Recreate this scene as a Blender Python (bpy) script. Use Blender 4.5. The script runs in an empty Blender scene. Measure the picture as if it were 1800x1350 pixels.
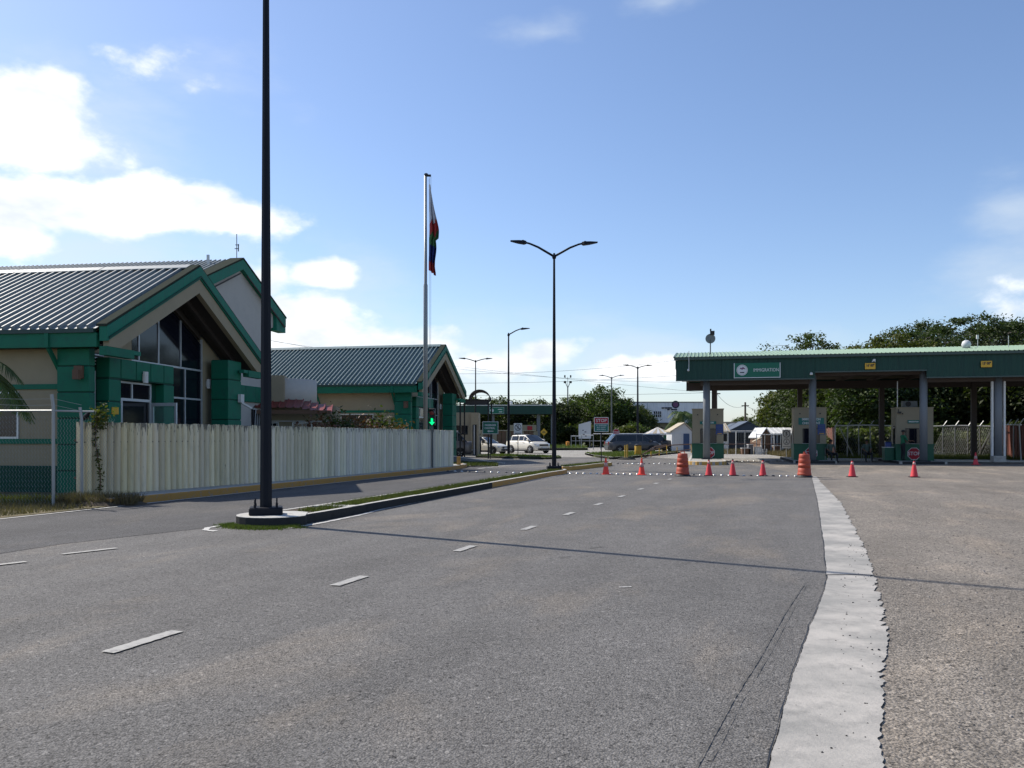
import bpy, bmesh, math, random
import numpy as np
from mathutils import Vector, Matrix
from math import radians as R, sin, cos, pi, atan2, sqrt, atan
random.seed(7); np.random.seed(7)
scene = bpy.context.scene
COL = scene.collection

# ------------------------------------------------------------------ camera
cd = bpy.data.cameras.new("camera"); cam = bpy.data.objects.new("camera", cd); COL.objects.link(cam)
cam.location = (0, 0, 1.6); cam.rotation_euler = (R(90), 0, 0)
cd.sensor_width = 36; cd.lens = 28.8; cd.shift_y = 0.05
cd.clip_start = .1; cd.clip_end = 2000
scene.camera = cam
F, H0, CH = 1440., 765., 1.6
def G(px, py):                       # point on the ground seen at a pixel of the 1800 px photo
    D = CH*F/(py-H0); return Vector(((px-900)*D/F, D, 0))
def P(px, py, D):                    # point at distance D
    return Vector(((px-900)*D/F, D, CH-(py-H0)*D/F))
# ------------------------------------------------------------------ light
SUN_EL = R(45); SUN_DIR = Vector((-.842*cos(SUN_EL), .54*cos(SUN_EL), sin(SUN_EL))).normalized()
sd = bpy.data.lights.new("sun", 'SUN'); sun = bpy.data.objects.new("sun", sd); COL.objects.link(sun)
sd.energy = 4.2; sd.angle = R(.53); sd.color = (1, .93, .82)
sun.rotation_euler = SUN_DIR.to_track_quat('Z', 'Y').to_euler(); sun.location = (-30, 20, 40)
scene.view_settings.view_transform = 'Standard'; scene.view_settings.look = 'None'
scene.view_settings.gamma = 1; scene.view_settings.use_curve_mapping = False
EXPO = 0.45
scene.view_settings.exposure = EXPO
scene.cycles.max_bounces = 6; scene.cycles.transparent_max_bounces = 12

class NT:
    """small node-writing helper"""
    def __init__(s, tree): s.t = tree; s.n = tree.nodes; s.l = tree.links
    def node(s, typ, **kw):
        n = s.n.new(typ)
        for k, v in kw.items():
            if hasattr(n, k): setattr(n, k, v)
            else: s.put(n.inputs[k], v)
        return n
    def put(s, sock, v):
        if isinstance(v, bpy.types.NodeSocket): s.l.new(v, sock)
        elif isinstance(v, (tuple, list)) and len(v) == 3 and sock.type == 'RGBA': sock.default_value = (*v, 1)
        else: sock.default_value = v
    def m(s, op, a, b=0., c=None, clamp=False):
        n = s.n.new('ShaderNodeMath'); n.operation = op; n.use_clamp = clamp
        s.put(n.inputs[0], a); s.put(n.inputs[1], b)
        if c is not None: s.put(n.inputs[2], c)
        return n.outputs[0]
    def ramp(s, v, a, b, c=0., d=1., smooth=False):
        n = s.n.new('ShaderNodeMapRange'); n.clamp = True
        if smooth: n.interpolation_type = 'SMOOTHSTEP'
        for i, x in enumerate((v, a, b, c, d)): s.put(n.inputs[i], x)
        return n.outputs[0]
    def mix(s, f, a, b, mode='MIX'):
        n = s.n.new('ShaderNodeMix'); n.data_type = 'RGBA'; n.blend_type = mode
        s.put(n.inputs[0], f); s.put(n.inputs[6], a); s.put(n.inputs[7], b)
        return n.outputs[2]
    def noise(s, vec, scale, detail=3., rough=.55, dist=0.):
        n = s.n.new('ShaderNodeTexNoise'); s.put(n.inputs['Vector'], vec)
        n.inputs['Scale'].default_value = scale; n.inputs['Detail'].default_value = detail
        n.inputs['Roughness'].default_value = rough; n.inputs['Distortion'].default_value = dist
        return n.outputs[0]
    def vor(s, vec, scale, out='Distance', feature='F1'):
        n = s.n.new('ShaderNodeTexVoronoi'); n.feature = feature; s.put(n.inputs['Vector'], vec); n.inputs['Scale'].default_value = scale
        return n.outputs[out]
    def mapping(s, vec, rot=(0,0,0), scale=(1,1,1), loc=(0,0,0)):
        n = s.n.new('ShaderNodeMapping'); s.put(n.inputs[0], vec)
        n.inputs['Rotation'].default_value = rot; n.inputs['Scale'].default_value = scale; n.inputs['Location'].default_value = loc
        return n.outputs[0]

world = bpy.data.worlds.new("World"); scene.world = world; world.use_nodes = True
w = NT(world.node_tree); w.n.clear()
sky = w.node('ShaderNodeTexSky', sky_type='NISHITA', sun_disc=False, sun_elevation=SUN_EL, sun_rotation=atan2(SUN_DIR.x, SUN_DIR.y),
             altitude=10., air_density=1.0, dust_density=.6, ozone_density=2.2)
SKY_S = .10
tc = w.node('ShaderNodeTexCoord'); dirv = tc.outputs['Generated']
sep = w.node('ShaderNodeSeparateXYZ'); w.put(sep.inputs[0], dirv)
az = w.m('ARCTAN2', sep.outputs[0], sep.outputs[1]); el = w.m('ARCSINE', sep.outputs[2])
warp = w.noise(w.mapping(dirv, scale=(1, 1, 1.6)), 5.5, 3.)
warp2 = w.noise(w.mapping(dirv, scale=(1, 1, 1.6), loc=(3, 1, 7)), 5.5, 3.)
azw = w.m('ADD', az, w.m('MULTIPLY', w.m('SUBTRACT', warp, .5), .06)); elw = w.m('ADD', el, w.m('MULTIPLY', w.m('SUBTRACT', warp2, .5), .05))
def blobsum(blobs):
    acc = None
    for (px, py, rx, ry, wt) in blobs:
        if px is None: a0, e0 = py
        else: a0 = atan((px-900)/F); e0 = atan((H0-py)/sqrt(F*F+(px-900)**2))
        dx = w.m('DIVIDE', w.m('SUBTRACT', azw, a0), rx/F); dy = w.m('DIVIDE', w.m('SUBTRACT', elw, e0), ry/F)
        d = w.m('SQRT', w.m('ADD', w.m('MULTIPLY', dx, dx), w.m('MULTIPLY', dy, dy)))
        v = w.m('MULTIPLY', w.m('SUBTRACT', 1., d), wt)
        acc = v if acc is None else w.m('MAXIMUM', acc, v)
    return acc
dense = blobsum([(-40, 205, 200, 80, 1.), (50, 165, 90, 45, .8), (-20, 350, 320, 48, 1.), (220, 362, 280, 48, 1.), (400, 385, 110, 30, .8), (-20, 400, 90, 60, .9),
                 (570, 480, 75, 30, .8), (540, 575, 130, 65, .8), (700, 610, 150, 50, .75), (480, 480, 50, 40, .5), (860, 635, 100, 36, .6), (960, 615, 70, 26, .5),
                 (1800, 505, 60, 28, .35), (262, 108, 40, 28, .12), (345, 148, 30, 16, .15), (1120, 650, 120, 28, .5), (1900, 520, 110, 40, .6), (-300, 300, 200, 180, 1.),
                 (None, (-1.0, .30), 330, 150, .9), (None, (-1.5, .2), 300, 130, .9), (None, (1.2, .25), 260, 100, .7), (None, (2.4, .3), 380, 120, .8), (None, (-2.6, .35), 380, 140, .8)])
thin = blobsum([(180, 440, 330, 70, .8), (780, 640, 460, 110, 1.), (150, 230, 200, 120, .5), (380, 140, 160, 60, .35), (1760, 370, 110, 70, .6), (960, 55, 90, 25, .4), (1150, 640, 360, 75, .8),
                (600, 500, 130, 80, .6), (1790, 470, 150, 80, .5), (1170, 5, 70, 22, .4)])
cn = w.noise(w.mapping(dirv, scale=(1, 1, 1.7)), 13., 7., .56); cn2 = w.noise(w.mapping(dirv, scale=(1, 1, 2.4)), 6., 5., .6)
dm = w.ramp(w.m('ADD', dense, w.m('MULTIPLY', w.m('SUBTRACT', cn, .50), 1.35)), 0.0, .40, smooth=True)
tm = w.m('MULTIPLY', w.ramp(w.m('ADD', thin, w.m('MULTIPLY', w.m('SUBTRACT', cn2, .5), 1.6)), -.1, .9, smooth=True), .6)
hz = w.m('MULTIPLY', w.ramp(el, .14, 0., 0., 1., smooth=True), .35)
cm = w.m('MAXIMUM', dm, w.m('MAXIMUM', tm, hz))
skyc = w.mix(1., sky.outputs[0], (1.07, 1.10, 1.20), 'MULTIPLY')
ccol = w.mix(w.ramp(cn2, .35, .6), (6.2, 6.7, 7.3), (9.2, 9.3, 9.4))
c1 = w.mix(w.m('MAXIMUM', tm, hz), skyc, (5.6, 6.3, 7.0)); c2 = w.mix(dm, c1, ccol)
bg = w.node('ShaderNodeBackground'); w.put(bg.inputs[0], c2); bg.inputs[1].default_value = SKY_S
wo = w.node('ShaderNodeOutputWorld'); w.l.new(bg.outputs[0], wo.inputs[0])

# ------------------------------------------------------------------ materials
MATS = {}
def nodes(name):
    m = bpy.data.materials.new(name); m.use_nodes = True; t = NT(m.node_tree); t.n.clear()
    b = t.node('ShaderNodeBsdfPrincipled'); o = t.node('ShaderNodeOutputMaterial'); t.l.new(b.outputs[0], o.inputs[0])
    g = t.node('ShaderNodeNewGeometry')
    MATS[name] = m; return m, t, b, g.outputs['Position']
def bumpn(t, b, h, dist, strength=1.):
    n = t.node('ShaderNodeBump'); t.put(n.inputs['Height'], h); n.inputs['Distance'].default_value = dist; n.inputs['Strength'].default_value = strength
    t.l.new(n.outputs[0], b.inputs['Normal'])
def mat(name, col, rough=.6, metal=0., var=.15, scale=2., bump=0., dirt=None, dirtamt=.4, spec=.4, streak=False):
    m, t, b, pos = nodes(name)
    if streak: v = t.mapping(pos, scale=(3, 3, .25))
    else: v = pos
    n = t.noise(v, scale, 5., .6); f = t.noise(pos, scale*14, 3.)
    k = t.m('ADD', 1-var, t.m('MULTIPLY', t.m('ADD', t.m('MULTIPLY', n, .7), t.m('MULTIPLY', f, .3)), 2*var))
    c = t.mix(1., col, t.node('ShaderNodeCombineColor', Red=k, Green=k, Blue=k).outputs[0], 'MULTIPLY')
    if dirt: c = t.mix(t.m('MULTIPLY', t.ramp(t.noise(v, scale*2.3, 7., .7), .48, .68), dirtamt), c, dirt)
    t.put(b.inputs['Base Color'], c); b.inputs['Roughness'].default_value = rough; b.inputs['Metallic'].default_value = metal
    b.inputs['Specular IOR Level'].default_value = spec
    t.put(b.inputs['Roughness'], t.m('ADD', rough-.08, t.m('MULTIPLY', n, .16), clamp=True))
    if bump: bumpn(t, b, f, bump)
    return m
def emis(name, col, s):
    m, t, b, pos = nodes(name); b.inputs['Base Color'].default_value = (*col, 1); b.inputs['Emission Color'].default_value = (*col, 1); b.inputs['Emission Strength'].default_value = s; return m
ROADANG = atan2(.358, 1)
def asphalt(name, base, warm, var=1., agg=1.):
    m, t, b, pos = nodes(name)
    along = t.mapping(t.mapping(pos, rot=(0, 0, ROADANG)), scale=(1, .12, 1))
    big = t.noise(pos, .22, 4., .6); strk = t.noise(along, 1.1, 4., .6); med = t.noise(pos, 1.3, 6., .65)
    v1 = t.vor(pos, 95*agg, 'Color'); sp = t.node('ShaderNodeSeparateColor'); t.put(sp.inputs[0], v1)
    v2 = t.vor(pos, 46*agg, 'Color'); sp2 = t.node('ShaderNodeSeparateColor'); t.put(sp2.inputs[0], v2)
    d1 = t.vor(pos, 75*agg); fine = t.noise(pos, 140*agg, 2.)
    k = t.m('ADD', .56, t.m('MULTIPLY', big, .46)); k = t.m('ADD', k, t.m('MULTIPLY', t.m('SUBTRACT', strk, .5), .42*var)); k = t.m('ADD', k, t.m('MULTIPLY', t.m('SUBTRACT', med, .5), .34*var))
    sk = t.m('ADD', .50, t.m('MULTIPLY', sp.outputs[0], .84)); sk = t.m('ADD', sk, t.m('MULTIPLY', t.ramp(sp2.outputs[1], .95, .98), .5)); sk = t.m('SUBTRACT', sk, t.m('MULTIPLY', t.ramp(sp2.outputs[2], .90, .95), .35)); sk = t.m('MAXIMUM', sk, .12)
    sk = t.m('ADD', sk, t.m('MULTIPLY', t.m('SUBTRACT', fine, .5), .6))
    kk = t.m('MULTIPLY', k, sk)
    pat = t.ramp(t.noise(t.mapping(t.mapping(pos, rot=(0, 0, ROADANG)), scale=(1, .45, 1), loc=(2.3, 5.1, 0)), .55, 5., .62, .4), .50, .68, smooth=True)
    c = t.mix(pat, base, tuple(x*1.12 for x in warm))
    c = t.mix(1., c, t.node('ShaderNodeCombineColor', Red=kk, Green=kk, Blue=kk).outputs[0], 'MULTIPLY')
    # dark oil spots and small scuffs drawn out along the ground
    sc = t.noise(t.mapping(pos, scale=(1.0, 3.2, 1), loc=(4, 9, 0)), 2.4, 6., .75)
    c = t.mix(t.m('MULTIPLY', t.ramp(sc, .645, .69), .42), c, (base[0]*.3, base[1]*.3, base[2]*.3))
    t.put(b.inputs['Base Color'], c); b.inputs['Roughness'].default_value = .86; b.inputs['Specular IOR Level'].default_value = .25
    bumpn(t, b, t.m('ADD', t.m('MULTIPLY', d1, -1.), t.m('MULTIPLY', fine, .7)), .008/agg, .9)
    return m
M = MATS
asphalt('asphalt', (.182, .174, .165), (.225, .20, .172))
asphalt('asphalt_dark', (.115, .112, .112), (.13, .122, .115))
asphalt('gravel', (.265, .235, .20), (.33, .28, .225), 1.3, .7)
asphalt('far_concrete', (.42, .40, .36), (.36, .33, .29), .6)
mat('patch_tar', (.08, .078, .075), .9, var=.5, scale=12)
# concrete strip
m, t, b, pos = nodes('strip_concrete')
c = t.mix(t.ramp(t.noise(pos, 1.1, 6., .68), .40, .62), (.25, .243, .225), (.41, .385, .35))
c = t.mix(t.m('MULTIPLY', t.ramp(t.vor(pos, 9.), .055, .03), .85), c, (.06, .055, .05))
c = t.mix(t.m('MULTIPLY', t.ramp(t.noise(pos, 4.5, 8., .75), .50, .68), .55), c, (.17, .165, .155))
t.put(b.inputs['Base Color'], c); b.inputs['Roughness'].default_value = .85; bumpn(t, b, t.noise(pos, 60, 4.), .004)
# worn road paint
def roadpaint(name, col, wear=.52):
    m, t, b, pos = nodes(name)
    c = t.mix(t.ramp(t.noise(pos, 9., 8., .75), wear, wear+.12), col, (.2, .195, .19))
    t.put(b.inputs['Base Color'], c); b.inputs['Roughness'].default_value = .7; bumpn(t, b, t.noise(pos, 90, 3.), .003)
roadpaint('road_white', (.50, .49, .46), .52); roadpaint('road_white_old', (.35, .34, .315), .5)
roadpaint('kerb_yellow', (.40, .21, .045), .54); roadpaint('kerb_yellow_bright', (.46, .27, .06), .56)
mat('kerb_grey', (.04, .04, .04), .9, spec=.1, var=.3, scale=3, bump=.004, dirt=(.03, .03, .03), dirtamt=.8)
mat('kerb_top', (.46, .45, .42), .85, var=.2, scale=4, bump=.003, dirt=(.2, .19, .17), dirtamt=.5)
mat('concrete', (.36, .35, .32), .85, var=.2, scale=2, bump=.004, dirt=(.12, .11, .1), dirtamt=.5)
mat('soil', (.07, .052, .034), .95, var=.35, scale=3, bump=.02)
mat('dry_verge', (.15, .12, .065), .95, var=.4, scale=2.5, bump=.02, dirt=(.09, .10, .03), dirtamt=.8)
mat('turf', (.07, .082, .028), .95, var=.4, scale=2.5, bump=.02, dirt=(.16, .14, .06), dirtamt=.5)
mat('green_paint', (.008, .14, .08), .6, spec=.25, var=.16, scale=1.2, dirt=(.02, .075, .06), dirtamt=.45)
mat('green_trim', (.010, .16, .10), .6, spec=.25, var=.2, scale=1.5, dirt=(.03, .09, .07), dirtamt=.6, streak=True)
mat('green_dark', (.003, .055, .034), .6, spec=.25, var=.2, scale=1.5, dirt=(.02, .05, .04), dirtamt=.4)
mat('weathered_cap', (.04, .046, .036), .95, spec=.03, var=.35, scale=3, dirt=(.03, .05, .04), dirtamt=.8, bump=.01)
mat('cream_wall', (.31, .262, .175), .8, var=.1, scale=.8, dirt=(.22, .19, .13), dirtamt=.25)
mat('white_wall', (.44, .42, .38), .8, var=.08, scale=.8, dirt=(.32, .30, .28), dirtamt=.25)
mat('old_white_wall', (.82, .79, .80), .8, var=.15, scale=.6, dirt=(.42, .41, .42), dirtamt=.5, streak=True)
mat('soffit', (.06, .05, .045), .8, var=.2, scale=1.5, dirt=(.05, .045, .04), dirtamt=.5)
mat('roof_metal', (.19, .225, .24), .5, metal=.0, var=.12, scale=.7, dirt=(.14, .17, .17), dirtamt=.35, streak=True)
mat('roof_teal', (.13, .185, .19), .5, metal=.0, var=.12, scale=.7, dirt=(.08, .15, .15), dirtamt=.35)
mat('roof_dark', (.02, .05, .045), .5, var=.2)
mat('canopy_roof', (.22, .31, .21), .5, var=.12, scale=.8, dirt=(.15, .24, .18), dirtamt=.4)
mat('canopy_fascia', (.022, .062, .048), .6, spec=.2, var=.2, scale=1, dirt=(.02, .04, .04), dirtamt=.5, streak=True)
mat('canopy_gutter', (.055, .085, .075), .5, var=.15)
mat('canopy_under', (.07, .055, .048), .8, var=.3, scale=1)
mat('column_grey', (.15, .165, .18), .5, var=.12, scale=1.5, dirt=(.14, .15, .16), dirtamt=.4, streak=True)
mat('booth_cream', (.27, .235, .165), .8, var=.08, scale=1, dirt=(.28, .24, .17), dirtamt=.3)
mat('booth_green', (.010, .085, .045), .5, var=.15, scale=1)
mat('red_roof', (.20, .028, .02), .5, var=.2, scale=2, dirt=(.12, .03, .02), dirtamt=.5)
mat('rust_sheet', (.15, .05, .035), .8, var=.3, scale=2, dirt=(.07, .03, .025), dirtamt=.7, streak=True)
mat('wood_brown', (.14, .08, .05), .8, var=.3, scale=3, streak=True)
mat('fence_cream', (.64, .60, .46), .75, var=.12, scale=1.1, dirt=(.38, .36, .29), dirtamt=.5, streak=True, bump=.002)
mat('fence_white', (.60, .60, .55), .75, var=.12, scale=1.1, dirt=(.36, .36, .32), dirtamt=.5, streak=True, bump=.002)
mat('shade_and_dark_parts', (.05, .05, .045), .9, var=.3, scale=5)  # dark grey of bolts, rubble and the painted fence groove shade
mat('aluminium', (.55, .58, .60), .35, metal=.4, var=.05)
mat('white_metal', (.62, .62, .60), .45, var=.08, scale=3, dirt=(.35, .33, .3), dirtamt=.3)
mat('galv', (.30, .31, .31), .5, metal=.5, var=.2, scale=5)
mat('pole_dark', (.006, .008, .014), .55, var=.25, scale=3, spec=.2)
mat('pole_grey', (.10, .11, .11), .5, var=.15)
mat('flagpole', (.25, .27, .27), .4, metal=.3, var=.1)
mat('black', (.012, .012, .013), .5, var=.2)
mat('rubber', (.018, .018, .019), .8, var=.2)
mat('cone_orange', (.85, .06, .035), .5, var=.08, scale=6, dirt=(.4, .05, .04), dirtamt=.35)
mat('cone_red', (.62, .04, .05), .5, var=.1, scale=6, dirt=(.3, .04, .05), dirtamt=.4)
mat('barrel_orange', (.38, .06, .028), .55, var=.12, scale=4, dirt=(.25, .06, .04), dirtamt=.6)
mat('collar_grey', (.5, .3, .28), .4, var=.1)
mat('stud_metal', (.55, .55, .54), .3, metal=.7, var=.2, scale=20)
mat('stud_black', (.04, .04, .045), .4, metal=.3, var=.2, scale=20)
mat('sign_green', (.0, .12, .07), .4, var=.06); mat('sign_teal', (.005, .13, .11), .4, var=.06); mat('sign_red', (.32, .008, .02), .4, var=.06)
mat('sign_white', (.62, .64, .64), .4, var=.05); mat('sign_blue', (.015, .045, .19), .4, var=.08); mat('sign_yellow', (.62, .36, .03), .4, var=.1)
mat('sign_ink', (.012, .012, .03), .5, var=.1); mat('sign_purple', (.17, .06, .14), .5, var=.2)
mat('tan_roof', (.42, .36, .26), .7, var=.2, scale=2, dirt=(.22, .14, .09), dirtamt=.4)
mat('white_paint', (.56, .57, .58), .5, var=.06, scale=2, dirt=(.5, .48, .45), dirtamt=.3)
mat('blue_door', (.04, .075, .16), .5, var=.1); mat('slate_blue', (.085, .11, .15), .7, var=.15, scale=2)
mat('grey_wall', (.13, .13, .14), .8, var=.2, scale=2)
mat('bright_orange_plastic', (.6, .24, .03), .5, var=.1); mat('yellow_paint', (.52, .32, .04), .5, var=.2, scale=5, dirt=(.2, .13, .05), dirtamt=.5)
mat('car_white', (.70, .66, .56), .25, var=.03, spec=.6); mat('car_silver', (.10, .10, .103), .3, metal=.3, var=.04); mat('car_black', (.015, .017, .022), .25, var=.1, spec=.6)
mat('car_grey', (.19, .17, .165), .35, metal=.3, var=.05); mat('chrome', (.6, .6, .6), .15, metal=1., var=.05)
mat('tail_red', (.25, .02, .02), .3, var=.1); mat('lamp_clear', (.5, .52, .55), .15, var=.05, spec=.8)
mat('skin', (.14, .075, .045), .6, var=.08); mat('shirt_olive', (.055, .085, .07), .85, var=.12); mat('shirt_green', (.01, .13, .06), .8, var=.1); mat('shirt_grey', (.12, .14, .17), .8, var=.1)
mat('trousers_dark', (.012, .014, .018), .85, var=.2); mat('hair', (.008, .007, .007), .8, var=.2); mat('shoe', (.01, .01, .01), .5, var=.1)
mat('flag_white', (.45, .47, .52), .8, var=.1); mat('flag_red', (.32, .03, .03), .8, var=.15); mat('flag_blue', (.012, .02, .11), .8, var=.15); mat('flag_green', (.05, .14, .05), .8, var=.4, scale=20)
mat('bird_black', (.006, .007, .012), .4, var=.2); mat('pebble', (.30, .27, .24), .8, var=.45, scale=30); mat('pebble_dark', (.10, .095, .09), .8, var=.4, scale=30)
mat('bark', (.13, .115, .10), .9, var=.3, scale=4, bump=.02); mat('wood_pole', (.11, .085, .065), .9, var=.3, scale=4)
emis('green_light', (.0, .75, .22), 1.1)
def glass(name, col, rough=.08):
    m, t, b, pos = nodes(name); n = t.noise(pos, .7, 3.)
    t.put(b.inputs['Base Color'], t.mix(n, col, (col[0]*1.6, col[1]*1.6, col[2]*1.6))); b.inputs['Roughness'].default_value = rough; b.inputs['Specular IOR Level'].default_value = .5
    bumpn(t, b, n, .01, .3)
glass('dark_glass', (.006, .007, .012)); glass('car_glass', (.008, .010, .013), .04)
m, t, b, pos = nodes('clear_glass'); b.inputs['Base Color'].default_value = (.6, .8, .75, 1); b.inputs['Transmission Weight'].default_value = .9; b.inputs['Roughness'].default_value = .02; b.inputs['IOR'].default_value = 1.1
def leafmat(name, c1, c2, trans=.25):
    m = bpy.data.materials.new(name); m.use_nodes = True; t = NT(m.node_tree); t.n.clear(); MATS[name] = m
    g = t.node('ShaderNodeNewGeometry'); oi = t.node('ShaderNodeObjectInfo')
    f = t.ramp(t.noise(g.outputs['Position'], .55, 4., .65), .35, .68)
    f = t.m('ADD', t.m('MULTIPLY', f, .75), t.m('MULTIPLY', g.outputs['Random Per Island'], .35), clamp=True)
    c = t.mix(f, c1, c2)
    hs = t.node('ShaderNodeHueSaturation'); t.put(hs.inputs['Color'], c); t.put(hs.inputs['Value'], t.ramp(oi.outputs['Random'], 0, 1, .78, 1.22)); t.put(hs.inputs['Hue'], t.ramp(oi.outputs['Random'], 0, 1, .485, .51))
    d = t.node('ShaderNodeBsdfPrincipled'); t.put(d.inputs['Base Color'], hs.outputs[0]); d.inputs['Roughness'].default_value = .6; d.inputs['Specular IOR Level'].default_value = .25
    tr = t.node('ShaderNodeBsdfTranslucent'); t.put(tr.inputs[0], t.mix(1., hs.outputs[0], (1.2, 1.5, .5), 'MULTIPLY'))
    mx = t.node('ShaderNodeMixShader'); mx.inputs[0].default_value = trans; t.l.new(d.outputs[0], mx.inputs[1]); t.l.new(tr.outputs[0], mx.inputs[2])
    o = t.node('ShaderNodeOutputMaterial'); t.l.new(mx.outputs[0], o.inputs[0]); return m
leafmat('leaf', (.026, .042, .013), (.082, .105, .03), .32); leafmat('leaf_light', (.05, .07, .017), (.13, .14, .036), .32); leafmat('leaf_dark', (.02, .034, .013), (.062, .08, .026), .28)
leafmat('grass_blade', (.045, .07, .015), (.11, .125, .035), .3); leafmat('dry_blade', (.11, .09, .045), (.20, .16, .08), .15); leafmat('croton', (.05, .045, .015), (.20, .09, .05), .2); leafmat('palm_leaf', (.04, .07, .02), (.09, .13, .04), .25)
# ------------------------------------------------------------------ mesh helpers
class MB:
    def __init__(s): s.v = []; s.f = []; s.mi = []; s.cur = 0
    def add(s, vs, fs):
        o = len(s.v); s.v += [tuple(x) for x in vs]; s.f += [tuple(i+o for i in f) for f in fs]; s.mi += [s.cur]*len(fs); return s
    def mat(s, i): s.cur = i; return s
    def box(s, x0, x1, y0, y1, z0, z1, bev=0.):
        if bev:
            b_ = bev; vs = []; fs = []
            for z, i_ in ((z0, b_), (z0+b_, 0), (z1-b_, 0), (z1, b_)):
                a, c, d, e = x0+i_, x1-i_, y0+i_, y1-i_
                if i_: vs += [(a, d, z), (a+0, d, z), (c, d, z), (c, d, z), (c, e, z), (c, e, z), (a, e, z), (a, e, z)]
                else: vs += [(a, d+b_, z), (a+b_, d, z), (c-b_, d, z), (c, d+b_, z), (c, e-b_, z), (c-b_, e, z), (a+b_, e, z), (a, e-b_, z)]
            for r in range(3):
                for k in range(8): fs.append((r*8+k, r*8+(k+1) % 8, (r+1)*8+(k+1) % 8, (r+1)*8+k))
            fs.append(tuple(range(7, -1, -1))); fs.append(tuple(range(24, 32)))
            return s.add(vs, fs)
        return s.add([(x0, y0, z0), (x1, y0, z0), (x1, y1, z0), (x0, y1, z0), (x0, y0, z1), (x1, y0, z1), (x1, y1, z1), (x0, y1, z1)],
                     [(3, 2, 1, 0), (4, 5, 6, 7), (0, 1, 5, 4), (1, 2, 6, 5), (2, 3, 7, 6), (3, 0, 4, 7)])
    def bar(s, p, q, wd, h, up=(0, 0, 1)):
        p = Vector(p); q = Vector(q); d = (q-p).normalized(); u = Vector(up)
        if abs(d.dot(u)) > .98: u = Vector((0, 1, 0))
        a = d.cross(u).normalized()*wd/2; u = a.cross(d).normalized()*h/2
        vs = [p-a-u, p+a-u, p+a+u, p-a+u, q-a-u, q+a-u, q+a+u, q-a+u]
        return s.add(vs, [(0, 1, 2, 3), (7, 6, 5, 4), (0, 4, 5, 1), (1, 5, 6, 2), (2, 6, 7, 3), (3, 7, 4, 0)])
    def tube(s, pts, rs, n=8, cap=True):
        pts = [Vector(p) for p in pts]
        if not isinstance(rs, (list, tuple)): rs = [rs]*len(pts)
        vs = []; ref = None
        for i, p in enumerate(pts):
            d = (pts[min(i+1, len(pts)-1)]-pts[max(i-1, 0)]).normalized()
            if ref is None: ref = Vector((0, 0, 1)) if abs(d.z) < .9 else Vector((1, 0, 0))
            a = d.cross(ref)
            if a.length < .15: a = d.cross(Vector((1, 0, 0))) if abs(d.x) < .9 else d.cross(Vector((0, 1, 0)))
            a.normalize(); b_ = d.cross(a).normalized()
            for k in range(n):
                t_ = 2*pi*k/n+pi/n; vs.append(p+(a*cos(t_)+b_*sin(t_))*rs[i])
        fs = []
        for i in range(len(pts)-1):
            for k in range(n): fs.append((i*n+k, (i+1)*n+k, (i+1)*n+(k+1) % n, i*n+(k+1) % n))
        if cap: fs.append(tuple(range(n))); fs.append(tuple(range(len(pts)*n-1, (len(pts)-1)*n-1, -1)))
        return s.add(vs, fs)
    def lathe(s, prof, c=(0, 0, 0), n=16, ph=0.):
        vs = []; fs = []
        for r, z in prof:
            for k in range(n): vs.append((c[0]+r*cos(2*pi*k/n+ph), c[1]+r*sin(2*pi*k/n+ph), c[2]+z))
        m_ = len(prof)
        for i in range(m_-1):
            for k in range(n): fs.append((i*n+k, i*n+(k+1) % n, (i+1)*n+(k+1) % n, (i+1)*n+k))
        if prof[0][0] > 1e-4: fs.append(tuple(range(n-1, -1, -1)))
        if prof[-1][0] > 1e-4: fs.append(tuple(range((m_-1)*n, m_*n)))
        return s.add(vs, fs)
    def prism(s, poly, a, b_, axis='y'):
        """poly: 2D outline extruded from a to b along axis; (x,z) for y, (y,z) for x, (x,y) for z"""
        n = len(poly)
        def mk(p, t_): return {'y': (p[0], t_, p[1]), 'x': (t_, p[0], p[1]), 'z': (p[0], p[1], t_)}[axis]
        vs = [mk(p, a) for p in poly]+[mk(p, b_) for p in poly]
        fs = [(i, (i+1) % n, n+(i+1) % n, n+i) for i in range(n)]+[tuple(range(n-1, -1, -1)), tuple(range(n, 2*n))]
        return s.add(vs, fs)
    def quad(s, *p): return s.add(p, [tuple(range(len(p)))])
    def rows(s, rows, close=False):
        n = len(rows[0]); vs = [p for r in rows for p in r]; fs = []
        for i in range(len(rows)-1):
            for k in range(n-(0 if close else 1)): fs.append((i*n+k, i*n+(k+1) % n, (i+1)*n+(k+1) % n, (i+1)*n+k))
        return s.add(vs, fs)
    def mesh(s, name, mats, smooth=False):
        me = bpy.data.meshes.new(name); me.from_pydata(s.v, [], s.f)
        if not isinstance(mats, (list, tuple)): mats = [mats]
        for m_ in mats: me.materials.append(M[m_] if isinstance(m_, str) else m_)
        me.polygons.foreach_set('material_index', s.mi)
        if smooth: me.polygons.foreach_set('use_smooth', [True]*len(s.f))
        bm = bmesh.new(); bm.from_mesh(me); bmesh.ops.recalc_face_normals(bm, faces=bm.faces); bm.to_mesh(me); bm.free()
        me.update(); return me
    def build(s, name, mats, parent=None, smooth=False, **kw):
        return link(name, s.mesh(name, mats, smooth), parent, **kw)
def link(name, me, parent=None, loc=None, rot=None, **props):
    o = bpy.data.objects.new(name, me); COL.objects.link(o)
    if parent: o.parent = parent
    if loc is not None: o.location = loc
    if rot is not None: o.rotation_euler = rot
    for k, v in props.items(): o[k] = v
    return o
def tag(o, label, cat, group=None):
    o['label'] = label; o['category'] = cat
    if group: o['group'] = group
    return o
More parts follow.
